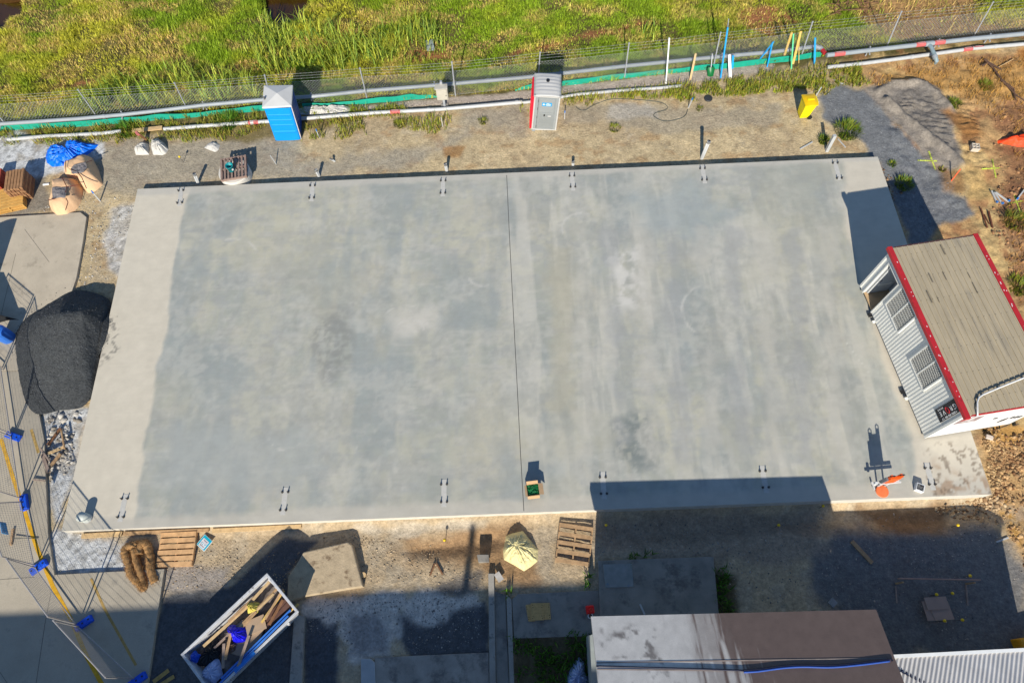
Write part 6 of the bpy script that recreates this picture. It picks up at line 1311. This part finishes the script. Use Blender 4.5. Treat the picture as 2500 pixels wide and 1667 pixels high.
c = W(2, 806, .8); tag(MB().lathe((c[0] - .18, c[1], .1), [(.26, 0), (.28, .2), (.28, .62), (.25, .7), (.1, .72), (.001, .72)], 24).build('barrel', M('blue_barrel_plastic', (56, 120, 214), rough=.4, var=.1), smooth=True), 'blue plastic barrel cut by the left edge beside the pile', 'barrel')

# ================================================================== ROOFS AT THE BOTTOM, BUILDINGS SOUTH
ZR = 3.1; SL = math.tan(R_(17)); ra, rb2 = W(1443, 1504, ZR), W(2139, 1487, ZR); rc2, rd = rb2 + np.array([.0, -5.2, 5.2 * SL]), ra + np.array([0, -5.2, 5.2 * SL])
ann = thing('flat_roofed_annexe', 'low building with gently sloping roof, stained white at left and brown at right', 'building', ((ra[0] + rb2[0]) / 2, .8, 0)); O = Vector(ann.location)
nu, nv = 330, 120; U, V_ = np.meshgrid(np.linspace(0, 1, nu), np.linspace(0, 1, nv)); U, V_ = U.ravel(), V_.ravel()
PT = (ra * (1 - V_)[:, None] + rd * V_[:, None]) * (1 - U)[:, None] + (rb2 * (1 - V_)[:, None] + rc2 * V_[:, None]) * U[:, None]
x, y = PT[:, 0], PT[:, 1]; n1 = fbm(x * 1.4, y * .5, 100) - .5; n2 = fbm(x * 3, y * 3, 101, 5); n3 = fbm(x * 5, y * .8, 102)
rcx = np.array(S(212, 206, 198))[None] * np.ones((len(x), 1)); br_ = np.array(S(112, 94, 86))[None]
mk = sstep(-.25, .25, U - .44 + n1 * .24 + .02)[:, None]; wv_ = (sstep(.28, .4, U) * sstep(.45, .58, n3) * .75)[:, None]; mk = np.maximum(mk, wv_); mk = np.maximum(mk, (sstep(.4, .5, V_) * sstep(.4, .54, n3) * sstep(.16, .3, U) * .5)[:, None])
mk2 = sstep(.37, .52, U + n1 * .14 + (fbm(x * 7, y * .7, 106, 5) - .5) * .55)[:, None]; mk = np.clip(mk * .4 + mk2 * .75 + wv_ * .3, 0, 1); rcx = rcx * (1 - mk) + br_ * mk
n4 = fbm(x * 7, y * 7, 104, 5); mo = (sstep(.5, .66, .55 * n2 + .45 * n4) * sstep(.45, .58, fbm(x * 1.1, y * 1.1, 105)) * sstep(.42, .2, U))[:, None] * .8; rcx = rcx * (1 - mo) + np.array(S(96, 88, 84))[None] * mo; rcx *= (.9 * (.9 + .2 * fbm(x * 4, y * 4, 103)))[:, None]
I = np.arange(nu * nv).reshape(nv, nu); F4 = np.stack([I[:-1, :-1].ravel(), I[1:, :-1].ravel(), I[1:, 1:].ravel(), I[:-1, 1:].ravel()], 1)
ro = numesh('roof', PT - np.array(O), F4=F4, mt=M('flat_roof_sheet', attr=True, rough=.7, var=.08, sc=4, bump=.1, fine=.1, fsc=50), col=rcx, parent=ann)
PP = [(p[0] - O.x, p[1] - O.y) for p in (ra, rb2, rc2, rd)]; wallm = M('annexe_wall', (196, 192, 184), rough=.8, var=.1, sc=2)
top = [Vector(p) - O for p in (ra, rb2, rc2, rd)]; dn = Vector((0, 0, -.16)); MB().add([p + dn for p in top] + [p - Vector((0, 0, .006)) for p in top], [(0, 1, 2, 3), (7, 6, 5, 4), (0, 4, 5, 1), (1, 5, 6, 2), (2, 6, 7, 3), (3, 7, 4, 0)]).build('roof_edge', wallm, ann)
MB().prism([(PP[0][0] + .25, PP[0][1] - .3), (PP[1][0] - .2, PP[1][1] - .3), (PP[2][0] - .2, PP[2][1]), (PP[3][0] + .25, PP[3][1])], -.1, ZR - .165).build('walls', wallm, ann)
def WR(px, up=0.0):
    z = ZR
    for _ in range(8): p = W(px[0], px[1], z + up); z = ZR + (ra[1] + (rb2[1] - ra[1]) * (p[0] - ra[0]) / (rb2[0] - ra[0]) - p[1]) * SL
    return W(px[0], px[1], z + up)
mb = MB()
for q, w_ in (((1456, 1617), (2165, 1606)), .03), (((1458, 1633), (1760, 1636)), .03): mb.beam(WR(q[0]) - np.array(O) + [0, 0, .002], WR(q[1]) - np.array(O) + [0, 0, .002], w_, .006)
mb; mb.build('roof_seam', M('seam_grey', (132, 120, 114), rough=.7, var=.2), ann)
cpx = [(1440, 1551), (1447, 1547), (1462, 1667), (1464, 1760), (1450, 1760)]; P = [W(*q, 1.6) for q in cpx]; MB().prism([(p[0] - O.x, p[1] - O.y) for p in P], .0, 1.6).build('side_pier', M('pier_grey', (150, 156, 154), rough=.8, var=.1), ann)
blc = M('blue_cable', (52, 88, 170), rough=.45, var=.1); nvc = M('navy_cable', (16, 22, 50), rough=.5)
hosepath('cable', [(1456, 1625), (1560, 1628), (1700, 1632), (1816, 1636)], .022, nvc, 'navy cable running along the white end of the flat roof', fn=lambda q: WR(q, .02))
hosepath('cable', [(1816, 1640), (1850, 1638), (1910, 1630), (1960, 1627), (2030, 1628), (2100, 1622), (2172, 1613)], .024, blc, 'bright blue cable running along the brown end of the flat roof', fn=lambda q: WR(q, .02))
hosepath('cable', [(1816, 1635), (1850, 1633), (1910, 1625), (1960, 1622), (2030, 1623), (2100, 1617), (2170, 1609), (2178, 1613)], .022, nvc, 'navy cable lying against the bright blue cable on the roof', fn=lambda q: WR(q, .02))
sp_ = [(2176 + 100 * t + 3 * math.sin(t * 60), 1624 + 52 * t + 3 * math.cos(t * 60)) for t in np.linspace(0, 1, 60)]; hosepath('cable', sp_, .018, nvc, 'coiled navy cable lying across the white corrugated roof', 2.47)
# corrugated roof
ZC = 2.4; qa, qb = W(2168, 1605, ZC), W(2500, 1588, ZC); dx = (qb - qa) / np.linalg.norm(qb - qa); Lc = 5.6; dirn = W(2190, 1667, ZC) - W(2168, 1605, ZC); qd = (W(2330, 1667, ZC) - W(2345, 1597, ZC)); qd = qd / np.linalg.norm(qd)
shd = thing('corrugated_shed', 'shed with white corrugated roof at the bottom right corner', 'building', (qa[0], qa[1], 0)); nx_, ny_ = int(Lc / .11 * 8), 8; V = []
for j in range(ny_ + 1):
    for i in range(nx_ + 1): s = i / nx_ * Lc; p = dx * s + qd * (j / ny_ * 3.2); V.append((p[0], p[1], ZC + .02 * math.sin(2 * math.pi * s / .13) + j / ny_ * .4))
cor = M('white_corrugated', (206, 202, 198), rough=.6, var=.1, sc=2, stain=(150, 140, 130), ssc=3.5, sth=.62, fine=.08)
MB().add(V, [(j * (nx_ + 1) + i, (j + 1) * (nx_ + 1) + i, (j + 1) * (nx_ + 1) + i + 1, j * (nx_ + 1) + i + 1) for j in range(ny_) for i in range(nx_)]).build('roof', cor, shd, smooth=True)
a, b = Vector((0, .0, ZC - .02)), Vector(dx * Lc) + Vector((0, 0, ZC - .02)); MB().beam(a + Vector((0, .03, 0)), b + Vector((0, .03, 0)), .09, .09).build('gutter', whitep, shd)
e1, e2 = Vector(dx * (Lc - .1)), Vector(dx * .1); n_ = Vector(qd); MB().prism([(p.x, p.y) for p in (e2 + n_ * .25, e1 + n_ * .25, e1 + n_ * 3.0, e2 + n_ * 3.0)], -.1, ZC - .05).build('walls', wallm, shd)
# taller neighbours to the south: their shade falls over the yard
brickm = M('pale_rendered_wall', (190, 184, 172), rough=.85, var=.1, sc=1.5)
def bldg(name, x0, x1, y0, y1, h, label):
    o = thing(name, label, 'building', ((x0 + x1) / 2, (y0 + y1) / 2, 0)); w_, d_ = x1 - x0, y1 - y0
    wl_ = MB().box((0, 0, h / 2 - .2), (w_, d_, h + .2)).build('walls', brickm, o); MB().box((0, 0, h + .02), (w_ - .3, d_ - .3, .03)).build('roof', M('grey_sheet_roof', (140, 142, 144), rough=.6), o)
    k = 0; x_ = -w_ / 2 + 1.2
    while x_ < w_ / 2 - 1.2:
        wn = MB().box((x_, d_ / 2 + .015, h * .6), (1.2, .06, 1.2)).build('window', whitep, o); MB().box((x_, d_ / 2 + .05, h * .6), (1.08, .02, 1.08)).build('pane', glass, wn); x_ += 2.6
    return o
whs = bldg('warehouse', -44, 3.0, -40, -14.0, 10.2, 'tall long warehouse to the south whose shade crosses the yard')
MB().cyl((16.3, 12.6, 10), .12, 1.5, 12).build('flue', steel, whs)
